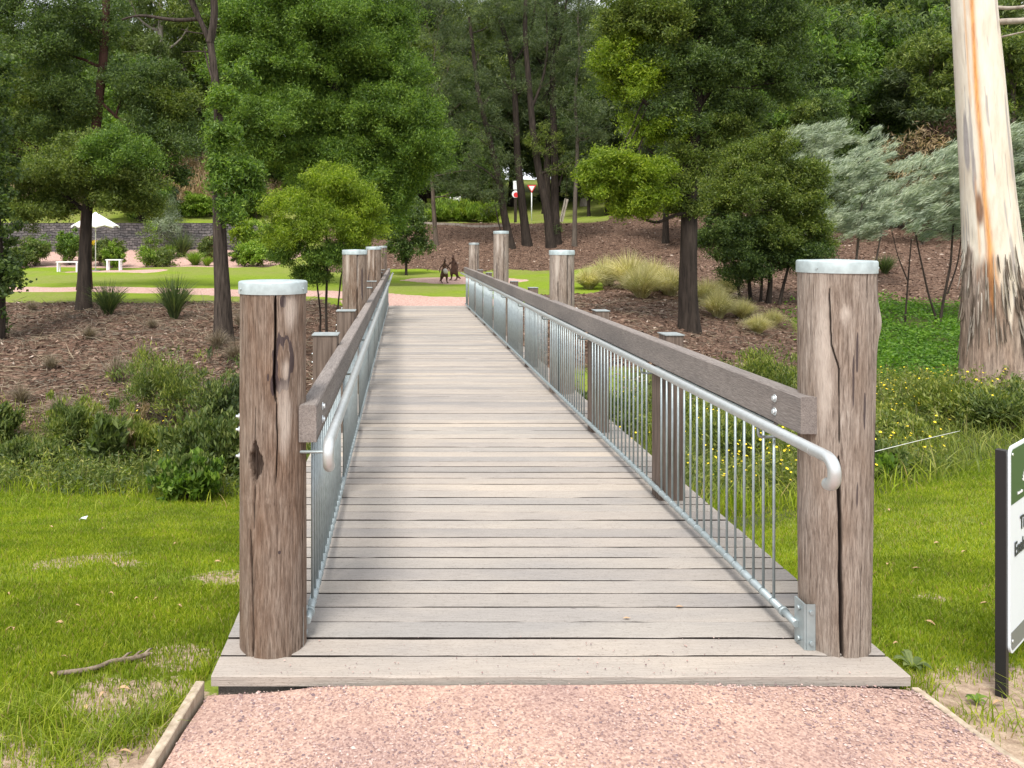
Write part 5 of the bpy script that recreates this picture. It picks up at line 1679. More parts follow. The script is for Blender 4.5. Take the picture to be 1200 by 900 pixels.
# give way sign
x_ = XX(623, 72)
zg = float(hz(x_, 72))
top_ = W(622, 217, 72)[2] - zg
r_ = empty('road_sign', (x_, 72, zg), 'white triangular give way sign with red border on a pole', 'road sign')
g = Geo()
g.tube([(0, 0, -.1), (0, 0, top_)], .05, 10)
g.build('pole', M['white_paint'], r_)


def tri(s, y0, y1, inv=True):
    g_ = Geo()
    P_ = [(-s, 0), (s, 0), (0, -1.73 * s)]
    V_ = [(a, y0, b) for a, b in P_] + [(a, y1, b) for a, b in P_]
    g_.add(V_, [np.array([[0, 2, 1], [3, 4, 5]]), np.array([[0, 1, 4, 3], [1, 2, 5, 4], [2, 0, 3, 5]])])
    return g_


g = tri(.42, -.06, -.075)
o = g.build('sign_board', M['red_paint'], r_)
o.location = (0, 0, top_ + .02)
g = tri(.27, -.077, -.082)
o2 = g.build('sign_face', M['white_paint'], o)
o2.location = (0, 0, -.10)

# red and white round roadside sign on a dark post
x_ = XX(604, 68)
zg = float(hz(x_, 68))
top_ = W(604, 212, 68)[2] - zg
r_ = empty('road_marker', (x_, 68, zg), 'pinkish round sign with white plate above it, on a dark post behind the curved trunk', 'road sign')
g = Geo()
g.box((-.12, -.06, -.1), (.12, .06, top_ - 1.0))
g.build('post', M['bark_dark'], r_)
g = Geo()
g.box((-.2, -.09, top_ - .75), (.2, -.062, top_))
g.build('plate', M['white_paint'], r_)
g = Geo()
g.tube([(0, -.12, top_ - 1.15), (0, -.095, top_ - 1.15)], .32, 28)
o = g.build('sign_board', M['white_paint'], r_)
g = Geo()
g.tube([(.04, -.13, top_ - 1.22), (.04, -.122, top_ - 1.22)], .22, 28)
g.build('sign_face', M['red_paint'], o)
# leaning white board
x_ = XX(660, 66)
zg = float(hz(x_, 66))
g = Geo()
a_ = W(657, 256, 66) - (x_, 66, zg)
b_ = W(664, 233, 66) - (x_, 66, zg)
a_[2] = -.05
ux = np.array([1, 0, -(b_[0] - a_[0]) / (b_[2] - a_[2])])
ux /= np.linalg.norm(ux)
V = [p + s1 * ux * .16 + np.array([0, s2 * .03, 0]) for p in (a_, b_) for s1, s2 in ((-1, -1), (1, -1), (1, 1), (-1, 1))]
g.add(V, np.array([[0, 1, 5, 4], [1, 2, 6, 5], [2, 3, 7, 6], [3, 0, 4, 7], [4, 5, 6, 7], [3, 2, 1, 0]]))
o = g.build('leaning_board', M['bark_pale'])
o.location = (x_, 66, zg)
tag(o, 'pale board leaning behind the row of slender trunks', 'board')
# thin kerb at the top of the mulch slope
g = Geo()
for a_, b_ in zip(range(480, 590, 6), range(486, 596, 6)):
    p0, p1 = XX(a_, 60.5), XX(b_, 60.5)
    z0_, z1_ = float(hz(p0, 60.5)), float(hz(p1, 60.5))
    g.add([(p0, 60.4, z0_ - .2), (p1, 60.4, z1_ - .2), (p1, 60.4, z1_ + .16), (p0, 60.4, z0_ + .16), (p0, 60.6, z0_ - .2), (p1, 60.6, z1_ - .2), (p1, 60.6, z1_ + .16), (p0, 60.6, z0_ + .16)],
          np.array([[0, 1, 2, 3], [3, 2, 6, 7], [5, 4, 7, 6]]))
tag(g.build('garden_edging', M['bark_pale']), 'pale stone edging line at the top of the mulch slope', 'edging')

# ------------------------------------------------------------------ sculptures
def skin_figure(name, joints, edges, parent, mat):
    me = bpy.data.meshes.new(name)
    me.from_pydata([j[:3] for j in joints], edges, [])
    o = bpy.data.objects.new(name, me)
    col.objects.link(o)
    o.parent = parent
    md = o.modifiers.new('skin', 'SKIN')
    for v_, j in zip(me.skin_vertices[0].data, joints):
        v_.radius = (j[3], j[3])
    me.skin_vertices[0].data[0].use_root = True
    md.use_smooth_shade = True
    o.modifiers.new('sub', 'SUBSURF').levels = 1
    o.modifiers['sub'].render_levels = 1
    me.materials.append(mat)
    return o


for (px, py, Y, rot, tall, l_) in ((520.5, 333, 33.2, .25, 1.10, 'rusty metal kangaroo sculpture with a pale belly, standing nearer the path'), (532, 330, 35.0, -.5, 1.18, 'rusty metal kangaroo sculpture, the darker bulkier one standing behind')):
    x_ = XX(px, Y)
    zg = float(hz(x_, Y))
    r_ = empty('kangaroo_sculpture', (x_, Y, zg), l_, 'sculpture', 'pair of rusty metal kangaroo sculptures')
    r_.rotation_euler = (0, 0, rot)
    k = tall / 1.1
    J = [(0, .05, .42, .17), (0, 0, .62, .13), (0, -.03, .78, .09), (0, -.07, .90, .06), (0, -.11, .97, .065), (0, -.22, .94, .035),
         (.03, -.09, 1.03, .02), (.05, -.07, 1.14, .012), (-.03, -.09, 1.03, .02), (-.05, -.07, 1.14, .012),
         (.13, -.04, .74, .045), (.22, -.10, .62, .03), (.25, -.18, .48, .025), (-.13, -.04, .74, .045), (-.22, -.10, .62, .03), (-.25, -.16, .46, .025),
         (.12, -.02, .32, .10), (.13, .06, .17, .05), (.12, -.02, .05, .035), (.12, -.2, .03, .03),
         (-.12, -.02, .32, .10), (-.13, .06, .17, .05), (-.12, -.02, .05, .035), (-.12, -.2, .03, .03),
         (0, .22, .28, .08), (0, .42, .14, .05), (0, .66, .06, .03)]
    E = [(0, 1), (1, 2), (2, 3), (3, 4), (4, 5), (4, 6), (6, 7), (4, 8), (8, 9), (2, 10), (10, 11), (11, 12), (2, 13), (13, 14), (14, 15), (0, 16), (16, 17), (17, 18), (18, 19), (0, 20), (20, 21), (21, 22), (22, 23), (0, 24), (24, 25), (25, 26)]
    J = [tuple(c * k for c in j[:3]) + (j[3] * k * (.72 if px < 525 else .84),) for j in J]
    skin_figure('body', J, E, r_, M['rust'])
    if px < 525:
        g = Geo()
        A_ = np.linspace(0, np.pi, 7)
        g.tube([(0.04 * math.cos(a) , -.14 + .03 * -math.sin(a), .52 - .09 * math.cos(a)) for a in A_], [.02, .08, .10, .10, .09, .07, .02], 12)
        g.build('pouch', M['rust2'], r_)

# ------------------------------------------------------------------ sign beside the path
# front plane runs away from the camera towards +X and +Y
sy = 3.05
sx_ = XX(1174, sy)
zb = float(hz(sx_, sy))
r_ = empty('notice_sign', (sx_, sy, zb), 'white notice board with green header on a black post, cut by the picture edge', 'sign')
ang = math.radians(39)
dirx = np.array([math.cos(ang), math.sin(ang), 0])
nrm = np.array([math.sin(ang), -math.cos(ang), 0])       # towards the path side viewer
ztop_ = CAMZ - (527 - 286) / FPX * sy - zb
g = Geo()
hw = .0175
V = [np.array([0, 0, 0]) + s1 * dirx * hw + s2 * nrm * hw + np.array([0, 0, zz_]) for zz_ in (-.1, ztop_) for s1, s2 in ((-1, -1), (-1, 1), (1, 1), (1, -1))]
g.add(V, np.array([[0, 1, 5, 4], [1, 2, 6, 5], [2, 3, 7, 6], [3, 0, 4, 7], [4, 5, 6, 7], [3, 2, 1, 0]])[:, ::-1])
g.build('post', M['black_post'], r_)
PWD = .62
g = Geo()
V = [dirx * (PWD + .01) + s1 * dirx * hw + s2 * nrm * hw + np.array([0, 0, zz_]) for zz_ in (-.1, ztop_) for s1, s2 in ((-1, -1), (-1, 1), (1, 1), (1, -1))]
g.add(V, np.array([[0, 1, 5, 4], [1, 2, 6, 5], [2, 3, 7, 6], [3, 0, 4, 7], [4, 5, 6, 7], [3, 2, 1, 0]])[:, ::-1])
g.build('post', M['black_post'], r_)


def board(u0, u1, z0_, z1_, rad, off, th, corners=(1, 1, 1, 1)):
    """rounded board in the sign's own plane, off metres in front of the post's centre"""
    pts = []
    for (cu, cz, a0, on) in ((u1 - rad, z1_ - rad, 0, corners[0]), (u0 + rad, z1_ - rad, 90, corners[1]), (u0 + rad, z0_ + rad, 180, corners[2]), (u1 - rad, z0_ + rad, 270, corners[3])):
        if on:
            for q_ in range(9):
                a_ = math.radians(a0 + q_ * 90 / 8)
                pts.append((cu + rad * math.cos(a_), cz + rad * math.sin(a_)))
        else:
            sgn = {0: (1, 1), 90: (-1, 1), 180: (-1, -1), 270: (1, -1)}[a0]
            pts.append((cu + rad * sgn[0], cz + rad * sgn[1]))
    n = len(pts)
    V_ = [dirx * u + nrm * (off + th) + np.array([0, 0, z]) for u, z in pts] + [dirx * u + nrm * off + np.array([0, 0, z]) for u, z in pts]
    g_ = Geo()
    g_.add(V_, [np.array([list(range(n))]), np.array([list(range(2 * n - 1, n - 1, -1))]), np.array([[(i + 1) % n, i, n + i, n + (i + 1) % n] for i in range(n)])])
    return g_


zt_ = ztop_ + .012
zb_ = CAMZ - (766 - 286) / FPX * sy - zb
pan = board(.006, PWD, zb_, zt_, .035, hw, .008).build('panel', M['sign_white'], r_)
hd = .225
board(.016, PWD - .01, zt_ - hd, zt_ - .012, .028, hw + .008, .0012, (1, 1, 0, 0)).build('header', M['dark_green_paint'], pan)
board(.016, PWD - .01, zb_ + .012, zb_ + .085, .028, hw + .008, .0012, (0, 0, 1, 1)).build('footer', M['sign_grey'], pan)


def text(body, size, u, z, mat, name='lettering', bold=True):
    cu = bpy.data.curves.new(name, 'FONT')
    cu.body = body
    cu.size = size
    cu.extrude = .0006
    cu.offset = size * .02 if bold else 0
    cu.resolution_u = 3
    tmp = bpy.data.objects.new(name, cu)
    col.objects.link(tmp)
    dg = bpy.context.evaluated_depsgraph_get()
    me_ = bpy.data.meshes.new_from_object(tmp.evaluated_get(dg))
    bpy.data.objects.remove(tmp)
    me_.materials.clear()
    me_.materials.append(mat)
    o_ = bpy.data.objects.new(name, me_)
    col.objects.link(o_)
    o_.parent = pan
    p_ = dirx * u + nrm * (hw + .0105) + np.array([0, 0, z])
    from mathutils import Matrix
    zc = Vector((0, 0, 1))
    Mx = Matrix((( dirx[0], 0, nrm[0], p_[0]), (dirx[1], 0, nrm[1], p_[1]), (0, 1, 0, p_[2]), (0, 0, 0, 1)))
    o_.matrix_local = Mx
    return o_


text('Ti', .075, .132, zt_ - .345, M['ink'])
text('Enab', .075, .055, zt_ - .432, M['ink'])
text('Australian', .018, .095, zt_ - .20, M['white_paint'], bold=False)
# small fan shaped white emblem on the header
g = Geo()
for k_ in range(9):
    a_ = math.radians(20 + k_ * 17.5)
    c_ = np.array([.20, zt_ - .165])
    e_ = c_ + np.array([math.cos(a_) * .045, math.sin(a_) * .055])
    pts = [c_ + (e_ - c_) * .2, c_ + (e_ - c_) * .6 + np.array([-math.sin(a_), math.cos(a_)]) * .005, e_, c_ + (e_ - c_) * .6 - np.array([-math.sin(a_), math.cos(a_)]) * .005]
    g.add([dirx * p[0] + nrm * (hw + .0102) + np.array([0, 0, p[1]]) for p in pts], np.array([[3, 2, 1, 0]]))
g.build('emblem', M['white_paint'], pan)
g = Geo()
for (u_0, z_0) in ((.03, zt_ - .03), (.03, zb_ + .05)):
    p_ = dirx * u_0 + nrm * (hw + .008) + np.array([0, 0, z_0])
    g.tube([p_, p_ + nrm * .004], .006, 10)
g.build('screw', M['bolt'], pan)

# ------------------------------------------------------------------ ground cover
# mown lawn on both sides of the near path
def lawn_patch(N, xr, yr, hmin, hmax, seed_keep=None):
    x = xr[0] + (xr[1] - xr[0]) * rng.random(N)
    y = yr[0] + (yr[1] - yr[0]) * rng.random(N)
    return x, y


X_, Y_ = [], []
for (xa, xb, ya, yb_, N) in ((-2.6, -.80, 2.1, 4.5, 90000), (-4.6, -2.6, 2.8, 4.5, 40000), (-4.2, -.75, 4.5, 6.6, 70000), (-5.6, -.75, 6.6, 9.3, 60000), (1.95, 3.8, 2.2, 5.0, 70000), (1.95, 6.2, 5.0, 8.6, 80000), (3.8, 6.2, 2.6, 5.0, 50000), (6.2, 9.5, 4.5, 9.0, 50000)):
    X_.append(xa + (xb - xa) * rng.random(N))
    Y_.append(ya + (yb_ - ya) * rng.random(N))
x, y = np.concatenate(X_), np.concatenate(Y_)
vis = (x / y > -.95) & (x / y < 1.7)
x, y = x[vis], y[vis]
z1 = zones(x, y)
den = (1 - z1[3]) * (1 - .75 * z1[1]) * (.65 + .7 * fbm(x * 2.2, y * 2.2, 5))
on_path = (x > -.80 - .085 * (3 - y)) & (x < 2.0 + .16 * (3 - y)) & (y < 3.02)
under = (x > DX0 - .01) & (x < DX1 + .01) & (y > 2.98)
k_ = (rng.random(len(x)) < np.clip(den, .015, 1)) & ~on_path & ~under
x, y = x[k_], y[k_]
N = len(x)
hgt = (.014 + .022 * rng.random(N)) * (.8 + .5 * fbm(x * 1.5, y * 1.5, 2))
hgt *= 1 + 1.2 * np.exp(-((x - DX1 - .03) / .06) ** 2) + 1.2 * np.exp(-((x - DX0 + .03) / .06) ** 2)
wd = (.0030 + .0022 * rng.random(N)) * (1 + .10 * (y - 3))
a_ = rng.random(N) * 6.283
ln = rng.random(N) * .9
z = hz(x, y)
bx_, by_ = np.cos(a_) * wd / 2, np.sin(a_) * wd / 2
b_ = rng.random(N) * 6.283
tx, ty = np.cos(b_) * ln * hgt, np.sin(b_) * ln * hgt
V = np.stack([np.stack([x - bx_, y - by_, z - .004], 1), np.stack([x + bx_, y + by_, z - .004], 1), np.stack([x + bx_ * .7 + tx * .4, y + by_ * .7 + ty * .4, z + hgt * .6], 1),
              np.stack([x + tx, y + ty, z + hgt], 1), np.stack([x - bx_ * .7 + tx * .4, y - by_ * .7 + ty * .4, z + hgt * .6], 1)], 1)
g = Geo()
g.add(V.reshape(-1, 3), (np.array([[0, 1, 2, 3, 4]])[None] + 5 * np.arange(N)[:, None, None]).reshape(-1, 5))
tag(g.build('lawn_grass', M['grass_blade']), kind='stuff', label='short mown green lawn grass on both sides of the bridge', cat='grass')


def blades(x, y, h, w, lean=.7, droop=.5):
    N = len(x)
    z = hz(x, y) - .01
    a_, b_ = rng.random(N) * 6.283, rng.random(N) * 6.283
    ln = rng.random(N) * lean * h
    bx_, by_ = np.cos(a_) * w / 2, np.sin(a_) * w / 2
    P0 = np.stack([x, y, z], 1)
    T_ = np.stack([np.cos(b_) * ln, np.sin(b_) * ln, np.zeros(N)], 1)
    up = np.array([0, 0, 1.0])[None] * h[:, None]
    B = np.stack([bx_, by_, 0 * bx_], 1)
    V = []
    for t_, wk_ in ((0, 1), (.4, .9), (.75, .55), (1, .05)):
        c_ = P0 + T_ * t_ ** 2 * 1.2 + up * (t_ - droop * .35 * t_ ** 3)
        V += [c_ - B * wk_, c_ + B * wk_]
    V = np.stack(V, 1)
    q = np.array([[0, 1, 3, 2], [2, 3, 5, 4], [4, 5, 7, 6]])
    return V.reshape(-1, 3), (q[None] + 8 * np.arange(N)[:, None, None]).reshape(-1, 4)


# longer unmown grass tufts by the edging
g = Geo()
tx_, ty_ = [], []
for (cx_, cy_, r_, n_) in ((-.98, 2.72, .06, 260), (-1.10, 2.62, .08, 220), (-.92, 2.86, .05, 160), (-1.22, 2.80, .08, 160), (-1.36, 2.86, .07, 130), (-1.5, 2.82, .10, 160), (-1.08, 2.50, .05, 90), (-.85, 3.0, .03, 60),
                         (-1.35, 2.66, .04, 60), (-1.28, 2.50, .04, 40), (2.06, 3.10, .05, 70), (2.12, 2.85, .05, 70), (2.28, 2.72, .06, 90), (2.0, 3.35, .05, 90), (2.42, 2.95, .05, 60), (-1.7, 2.95, .08, 120), (.0 + .31 - .48, 2.985, .012, 26)):
    tx_.append(cx_ + r_ * rng.normal(size=n_))
    ty_.append(cy_ + r_ * .7 * rng.normal(size=n_))
x, y = np.concatenate(tx_), np.concatenate(ty_)
h_ = .045 + .10 * rng.random(len(x)) ** 1.5
h_ = np.where((x > -.3) & (x < 0), .02 + .015 * rng.random(len(x)), h_)
v_, q_ = blades(x, y, h_, np.full(len(x), .004), 1.3)
g.add(v_, q_)
tag(g.build('grass_tufts', M['grass_blade']), kind='stuff', label='longer soft grass growing along the timber edging', cat='grass')

# broad leaved little weed next to the post with the bulge
def rosette(name, label, x, y, n, L, wd, mat):
    zg = float(hz(x, y))
    g = Geo()
    for k_ in range(n):
        a_ = k_ * 2.4 + rng.random() * .5
        l_ = L * (.6 + .5 * rng.random())
        d = np.array([math.cos(a_), math.sin(a_), 0])
        s_ = np.array([-d[1], d[0], 0])
        V = []
        for t_, w_ in ((0, .15), (.3, .8), (.6, 1), (.85, .6), (1, .05)):
            c_ = d * l_ * t_ + np.array([0, 0, .01 + l_ * .55 * math.sin(t_ * 2.3)])
            V += [c_ - s_ * wd * w_ / 2, c_ + np.array([0, 0, -.004]), c_ + s_ * wd * w_ / 2]
        q = [[3 * i + j, 3 * i + j + 1, 3 * i + j + 4, 3 * i + j + 3] for i in range(4) for j in range(2)]
        g.add(V, np.array(q), smooth=True)
    o = g.build(name, mat)
    o.location = (x, y, zg)
    tag(o, label, 'weed', 'small weeds in the bare soil')


rosette('weed', 'largest broad leaved weed in the bare soil behind the post with the bulge', 2.12, 3.27, 12, .08, .028, M['leaf_pale'])
rosette('weed', 'small green weed beside the worn edging board', 2.17, 2.98, 9, .05, .018, M['leaf_vivid'])
rosette('weed', 'tiny green weed against the foot of the post with the bulge', 1.99, 3.45, 10, .06, .02, M['leaf_vivid'])

# creek side weeds and meadow
g = Geo()
# unmown grass band
N = 34000
y = 7.2 + 6.5 * rng.random(N)
x = np.where(rng.random(N) < .5, -.52 * y - .5 + (.52 * y - .2) * rng.random(N), 1.3 + (.86 * y - 1.2) * rng.random(N))
z1 = zones(x, y)
k_ = rng.random(N) < z1[1] + .12 * (y > 8.0)
x, y = x[k_], y[k_]
n1 = fbm(x * .8, y * .8, 7)
h_ = (.10 + .28 * rng.random(len(x)) ** 1.3) * (.5 + 1.0 * n1)
low = y < np.where(x < 0, 9.6, 7.8)
h_ = np.where(x < 0, h_ * .62, h_)
for mt, kk in ((3, low), (0, ~low)):
    v_, q_ = blades(x[kk], y[kk], h_[kk], .007 + .006 * rng.random(kk.sum()), .9)
    g.add(v_, q_, mt)
# leafy stalks
M2 = 5600
y = 8.2 + 7.5 * rng.random(M2)
x = np.where(rng.random(M2) < .42, -.52 * y - .6 + (.52 * y - .3) * rng.random(M2), 1.6 + (.86 * y - 1.4) * rng.random(M2))
z1 = zones(x, y)
n1 = fbm(x * .7, y * .7, 13)
k_ = rng.random(M2) < z1[1] * sst(.36, .6, n1) * np.where(x < 0, 1.1 * (y > 9.0) * (y < 11.2), 1.2)
x, y, n1 = x[k_], y[k_], n1[k_]
hs = (.16 + .30 * rng.random(len(x))) * (.6 + .8 * n1) * np.where(x < 0, .8, 1.0)
zs = hz(x, y)
m_ = 34
idx = np.repeat(np.arange(len(x)), m_)
f = rng.random(len(idx)) ** .8
lean = rng.normal(size=(len(x), 2)) * .15
pos = np.stack([x[idx] + lean[idx, 0] * f * hs[idx] + .055 * rng.normal(size=len(idx)), y[idx] + lean[idx, 1] * f * hs[idx] + .055 * rng.normal(size=len(idx)), zs[idx] + f * hs[idx]], 1)
D = rand_dirs(len(idx)) + np.array([0, 0, .5])
D /= np.linalg.norm(D, axis=1)[:, None]
side_l = x[idx] < 0
half = (idx % 3 == 0)
for mt, kk in ((1, side_l & ~half), (0, ~side_l & ~half), (0, side_l & half), (1, ~side_l & half)):
    add_leaves(g, pos[kk], D[kk], (.045 + .05 * rng.random(kk.sum())), .012 + .012 * rng.random(kk.sum()), mt)
for k_ in range(len(x)):
    if k_ % 2 == 0:
        g.tube([(x[k_], y[k_], zs[k_] - .02), (x[k_] + lean[k_, 0] * hs[k_], y[k_] + lean[k_, 1] * hs[k_], zs[k_] + hs[k_] * 1.05)], [.004, .0015], 3, 2, cap=False)
tag(g.build('undergrowth', [M['leaf_meadow'], M['leaf_weed'], M['straw'], M['grass_blade']]), kind='stuff', label='tangled tall grass and weeds along the creek gully', cat='weeds')

# yellow daisies over the weeds
g = Geo()
N = 1700
y = 7.6 + 7.5 * rng.random(N) ** 1.1
x = np.where(rng.random(N) < .10, -.52 * y + (.52 * y - .5) * rng.random(N), 1.9 + (.84 * y - 1.6) * rng.random(N))
k_ = rng.random(N) < zones(x, y)[1] * sst(.42, .55, fbm(x * .9, y * .9, 21))
x, y = x[k_], y[k_]
for a_, b_ in zip(x, y):
    h_ = .14 + .34 * random.random()
    zg = float(hz(a_, b_))
    r_ = .011 + .010 * random.random()
    nn = Vector((random.random() - .5, -.7 * random.random(), 1)).normalized()
    u = nn.orthogonal().normalized()
    w = nn.cross(u)
    c_ = Vector((a_, b_, zg + h_))
    ring = [c_ + (u * math.cos(q) + w * math.sin(q)) * r_ * (1 if i % 2 else .72) for i, q in enumerate(np.linspace(0, 6.283, 13)[:-1])]
    g.add([tuple(c_ + nn * .004)] + [tuple(p) for p in ring], np.array([[0, i + 1, (i + 1) % 12 + 1] for i in range(12)]))
    g.tube([tuple(c_), (a_ + .02, b_, zg)], [.002, .003], 3, 1, cap=False)
tag(g.build('wildflowers', [M['yellow'], M['leaf_meadow']]), kind='stuff', label='small yellow daisies scattered over the creek weeds', cat='wildflowers')

# lush low ground cover between the gum and the wattles
g = Geo()
N = 110000
y = 13 + 14 * rng.random(N)
x = (.40 + .48 * rng.random(N)) * y
s_ = spar(x, y)
k_ = rng.random(N) < (.25 + .9 * fbm(x * 1.8, y * 1.8, 8)) * sst(1.4, 1.75, s_) * (1 - sst(24, 27.5, y + 3 * (fbm(x * .5, y * .5, 9.1) - .5)))
x, y = x[k_], y[k_]
zc = hz(x, y) + .02 + (.10 + .45 * sst(.45, .8, fbm(x * 1.1, y * 1.1, 3))) * rng.random(len(x))
D = rand_dirs(len(x)) * np.array([1, 1, .35])
D /= np.linalg.norm(D, axis=1)[:, None]
add_leaves(g, np.stack([x, y, zc], 1), D, .06 + .06 * rng.random(len(x)), .03 + .03 * rng.random(len(x)))
tag(g.build('ground_cover', M['leaf_cover']), kind='stuff', label='lush bright green ground cover between the white gum and the wattles', cat='ground cover')

# bark mulch and leaf litter
g = Geo()
N = 150000
y = 11 + 52 * rng.random(N) ** 1.6
x = (-.60 + 1.45 * rng.random(N)) * y
k_ = rng.random(N) < zones(x, y)[0] * .95
x, y = x[k_], y[k_]
N = len(x)
L = (.035 + .12 * rng.random(N) ** 3) * (1 + .022 * (y - 12))
D = rand_dirs(N) * np.array([1, 1, .28])
D /= np.linalg.norm(D, axis=1)[:, None]
add_leaves(g, np.stack([x, y, hz(x, y) + .01 + .025 * rng.random(N)], 1), D, L, L * (.22 + .2 * rng.random(N)))
tag(g.build('bark_mulch_litter', M['chip']), kind='stuff', label='reddish brown bark mulch and leaf litter on the banks', cat='mulch')
g = Geo()
N = 9000
y = 12 + 13 * rng.random(N)
x = np.where(rng.random(N) < .6, -.56 * y + (.56 * y - .6) * rng.random(N), 2.2 + .75 * y * rng.random(N))
k_ = rng.random(N) < zones(x, y)[0]
x, y = x[k_], y[k_]
N = len(x)
D = rand_dirs(N) * np.array([1, 1, .25])
D /= np.linalg.norm(D, axis=1)[:, None]
zz = hz(x, y) + .03
for k_ in range(N):
    l_ = .12 + .35 * rng.random() ** 2
    a_ = np.array([x[k_], y[k_], zz[k_]])
    b_ = a_ + D[k_] * l_
    b_[2] = max(b_[2], float(zz[k_]) + .0)
    m_ = (a_ + b_) / 2 + rng.normal(size=3) * l_ * .06
    g.tube([a_, m_, b_], [.008, .007, .003], 3, 0, cap=False)
tag(g.build('twig_litter', M['twig_grey']), kind='stuff', label='fallen grey twigs scattered over the mulch bank', cat='twigs')

# a few stones kicked onto the first planks
g = Geo()
for k_ in range(170):
    a_ = .6 + (rng.random() - .5) * 2.5
    b_ = 3.01 + .28 * rng.random() ** 2.2
    if np.hypot(a_ + .542, b_ - 3.26) < .15 or np.hypot(a_ - 1.787, b_ - 3.26) < .15:
        continue
    s_ = .0018 + .003 * rng.random() ** 2
    g.add(octv * (1 + .6 * (rng.random((6, 1)) - .5)) * s_ + np.array([a_, b_, .0035 + s_ * .6]), octf)
tag(g.build('stray_gravel', M['pebble']), kind='stuff', label='stray red stones kicked onto the first deck planks', cat='gravel')

# separate bushes down in the gully, both sides
GB = 'weedy bushes at the foot of the left mulch bank'
for (px, Y, w_, h_, mt, l_, lf) in ((250, 10.2, 1.0, .75, ('leaf_weed', 'leaf_meadow', 'leaf_weed'), 'largest bush right against the first log post', (.07, .022)), (195, 12.2, 1.3, 1.05, ('leaf_weed', 'leaf_meadow'), 'tallest thin green bush reaching up the mulch slope', (.06, .012)),
                                    (88, 11.2, .8, .75, ('leaf_weed', 'leaf_meadow'), 'upright green bush with a few yellow flowers', (.06, .012)), (36, 10.4, .6, .35, ('leaf_weed',), 'low dark bush at the lawn end under the mulch', (.06, .018)),
                                    (124, 10.4, .34, .7, ('leaf_pale', 'leaf_weed'), 'grey green bush with long pale leaves', (.13, .035)), (160, 11.0, .7, .5, ('leaf_meadow', 'dry'), 'yellowing low bush between the pale leaved one and the tall thin one', (.07, .012)),
                                    (0, 11.6, .45, .55, ('leaf_weed',), 'small dark bush at the end of the bank', (.07, .025)), (270, 11.5, .9, 1.1, ('leaf_weed', 'leaf_fine'), 'thin bush just showing over the largest one', (.06, .016)),
                                    (225, 8.9, .6, .45, ('leaf_vivid', 'leaf_weed'), 'fresh green weed patch before the largest bush', (.07, .03))):
    shrub('bush', l_, 'bush', px, Y, w_, h_, [M[m] for m in mt], lf, GB, nlobe=7, n_leaf=30, dens=1.9, up=1.1, shell=.1, jitter=.42)
GR = 'weedy bushes along the right gully'
for (px, Y, w_, h_, mt, l_, lf) in ((870, 10.8, 1.0, .42, ('leaf_meadow', 'leaf_weed'), 'green bush behind the last balusters of the right railing', (.06, .016)), (905, 14.0, 1.5, .8, ('leaf_weed', 'leaf_meadow'), 'darker bush below the round olive tree', (.06, .016)),
                                    (1045, 9.9, .8, .4, ('leaf_meadow', 'leaf_weed'), 'loose bush with yellow flowers past the post with the bulge', (.06, .016)), (1180, 9.8, 1.0, .5, ('leaf_meadow', 'leaf_weed'), 'thick weed bush behind the top of the notice board', (.06, .018)),
                                    (1115, 10.6, .9, .42, ('leaf_meadow',), 'pale flowering bush before the white gum trunk', (.055, .013)), (700, 12.5, 1.1, .6, ('leaf_weed',), 'dark bush seen through the balusters in the middle of the bridge', (.06, .02)),
                                    (1235, 11.6, .9, .5, ('leaf_meadow', 'leaf_weed'), 'bush beyond the white gum foot', (.06, .016)), (1020, 8.4, .7, .35, ('leaf_vivid', 'leaf_weed'), 'low leafy bush at the lawn edge by the post with the bulge', (.07, .03))):
    shrub('bush', l_, 'bush', px, Y, w_, h_, [M[m] for m in mt], lf, GR, nlobe=7, n_leaf=30, dens=1.8, up=1.1, shell=.1, jitter=.42)

# ------------------------------------------------------------------ small things lying about
# stick on the lawn
def on_ground(px, py):
    """where the view ray through a photo pixel meets the ground"""
    d = np.array([(px - 473) / FPX, 1, -(py - 286) / FPX])
    t_ = 1.5
    while t_ < 90:
        if CAMZ + d[2] * t_ <= float(hz(d[0] * t_, t_)):
            break
        t_ += .01
    return d[0] * t_, t_


sx0, sy0 = on_ground(120, 787)
zg = float(hz(sx0, sy0))
r_ = empty('fallen_stick', (sx0, sy0, zg), 'knobbly grey brown stick lying on the lawn', 'stick')
pts = []
for px, py in ((67, 797), (85, 795), (103, 792), (118, 788), (130, 782), (145, 780), (160, 777), (174, 773)):
    a_, b_ = on_ground(px, py)
    pts.append((a_ - sx0, b_ - sy0, float(hz(a_, b_)) - zg + .022))
g = Geo()
Q = curve_path(pts, 26)
trunk_tube(g, Q, .010, .011, 9, 0, .35)
for k_ in (17, 20, 23):
    g.tube([Q[k_], Q[k_] + np.array([.02, .03, .012]), Q[k_] + np.array([.03, .05, .008])], [.006, .005, .002], 6)
g.build('bark', M['stick'], r_)
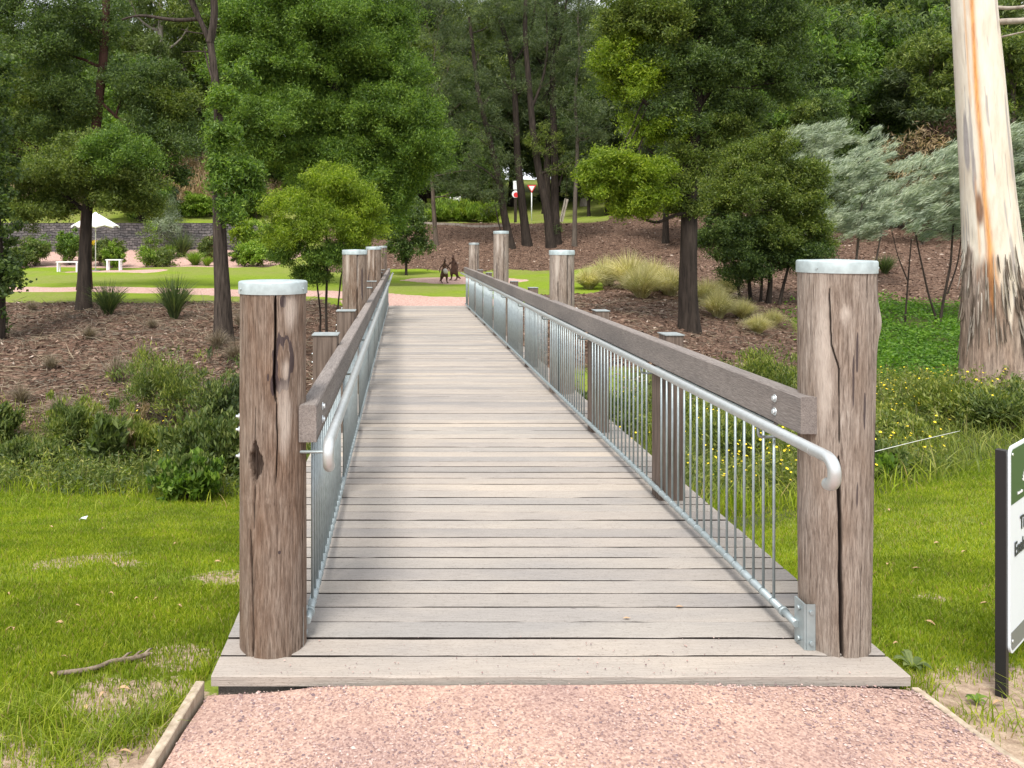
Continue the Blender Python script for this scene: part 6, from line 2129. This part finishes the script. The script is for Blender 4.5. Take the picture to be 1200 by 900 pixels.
# string strung across beside the right post
g = Geo()
p0, p1, p2 = W(1010, 533, 4.6), W(1078, 516, 6.4), W(1125, 505, 8.0)
g.tube(curve_path([(1.80, 3.42, .74), p0, p1, p2], 20), .0022, 5)
tag(g.build('string', M['string']), 'thin white string tied to the post with the bulge and trailing into the weeds', 'string')
g = Geo()
pts = [on_ground(97, 612)]
a_, b_ = pts[0]
zg = float(hz(a_, b_)) + .02
V = [(a_ - .035, b_, zg), (a_ - .01, b_ - .02, zg + .025), (a_ + .03, b_, zg + .01), (a_ + .035, b_ + .03, zg + .03), (a_ - .02, b_ + .03, zg + .015)]
g.add(V + [(p[0], p[1], p[2] - .004) for p in V], [np.array([[0, 1, 2, 3, 4], [9, 8, 7, 6, 5]]), np.array([[(i + 1) % 5, i, 5 + i, 5 + (i + 1) % 5] for i in range(5)])])
tag(g.build('paper_scrap', M['rubbish']), 'crumpled white paper scrap at the edge of the unmown grass', 'rubbish')
# fallen gum leaves on the grass, path and deck
GLF = 'fallen dry gum leaves'
LP = [(60, 797), (12, 742), (205, 640), (183, 706), (70, 735), (75, 776), (145, 813), (120, 820), (100, 836), (146, 888), (16, 742), (130, 700), (60, 620), (120, 622), (210, 715), (160, 706), (135, 665), (255, 662), (10, 700), (90, 715),
      (1040, 665), (1098, 640), (1075, 670), (1150, 617), (1042, 600), (1130, 650), (1170, 830), (1050, 760), (1090, 735), (1020, 769), (1155, 712)]
for k_, (px, py) in enumerate(LP):
    a_, b_ = on_ground(px, py)
    L = .026 + .036 * random.random()
    an = random.random() * 6.28
    d = np.array([math.cos(an), math.sin(an), .15 * (random.random() - .5)])
    s_ = np.array([-d[1], d[0], .2])
    w = L * .16
    z_ = float(hz(a_, b_)) + .026
    V = []
    for t_, wk_ in ((-.5, .05), (-.25, .8), (0, 1), (.25, .75), (.5, .05)):
        c_ = np.array([a_, b_, z_ + .012 * math.cos(t_ * 3) - .01]) + d * L * t_
        V += [c_ - s_ * w * wk_, c_ + np.array([0, 0, -.003]), c_ + s_ * w * wk_]
    g = Geo()
    g.add(V, np.array([[3 * i + j, 3 * i + j + 1, 3 * i + j + 4, 3 * i + j + 3] for i in range(4) for j in range(2)]), smooth=True)
    tag(g.build('fallen_leaf', M['litter']), 'dry curled gum leaf on the lawn with the stick' if px < 400 else 'dry curled gum leaf on the lawn with the notice board', 'leaf', GLF + (' by the stick' if px < 400 else ' by the notice board'))
for (a_, b_, l_) in ((1.25, 3.56, 'small reddish dry leaf on the second row of deck planks'), (.98, 3.45, 'tiny dark red leaf on the deck planks near the path')):
    g = Geo()
    g.add([(a_ - .018, b_, .006), (a_, b_ - .008, .01), (a_ + .02, b_ + .002, .006), (a_, b_ + .009, .009)], np.array([[0, 1, 2, 3]]))
    tag(g.build('deck_leaf', M['litter']), l_, 'leaf')
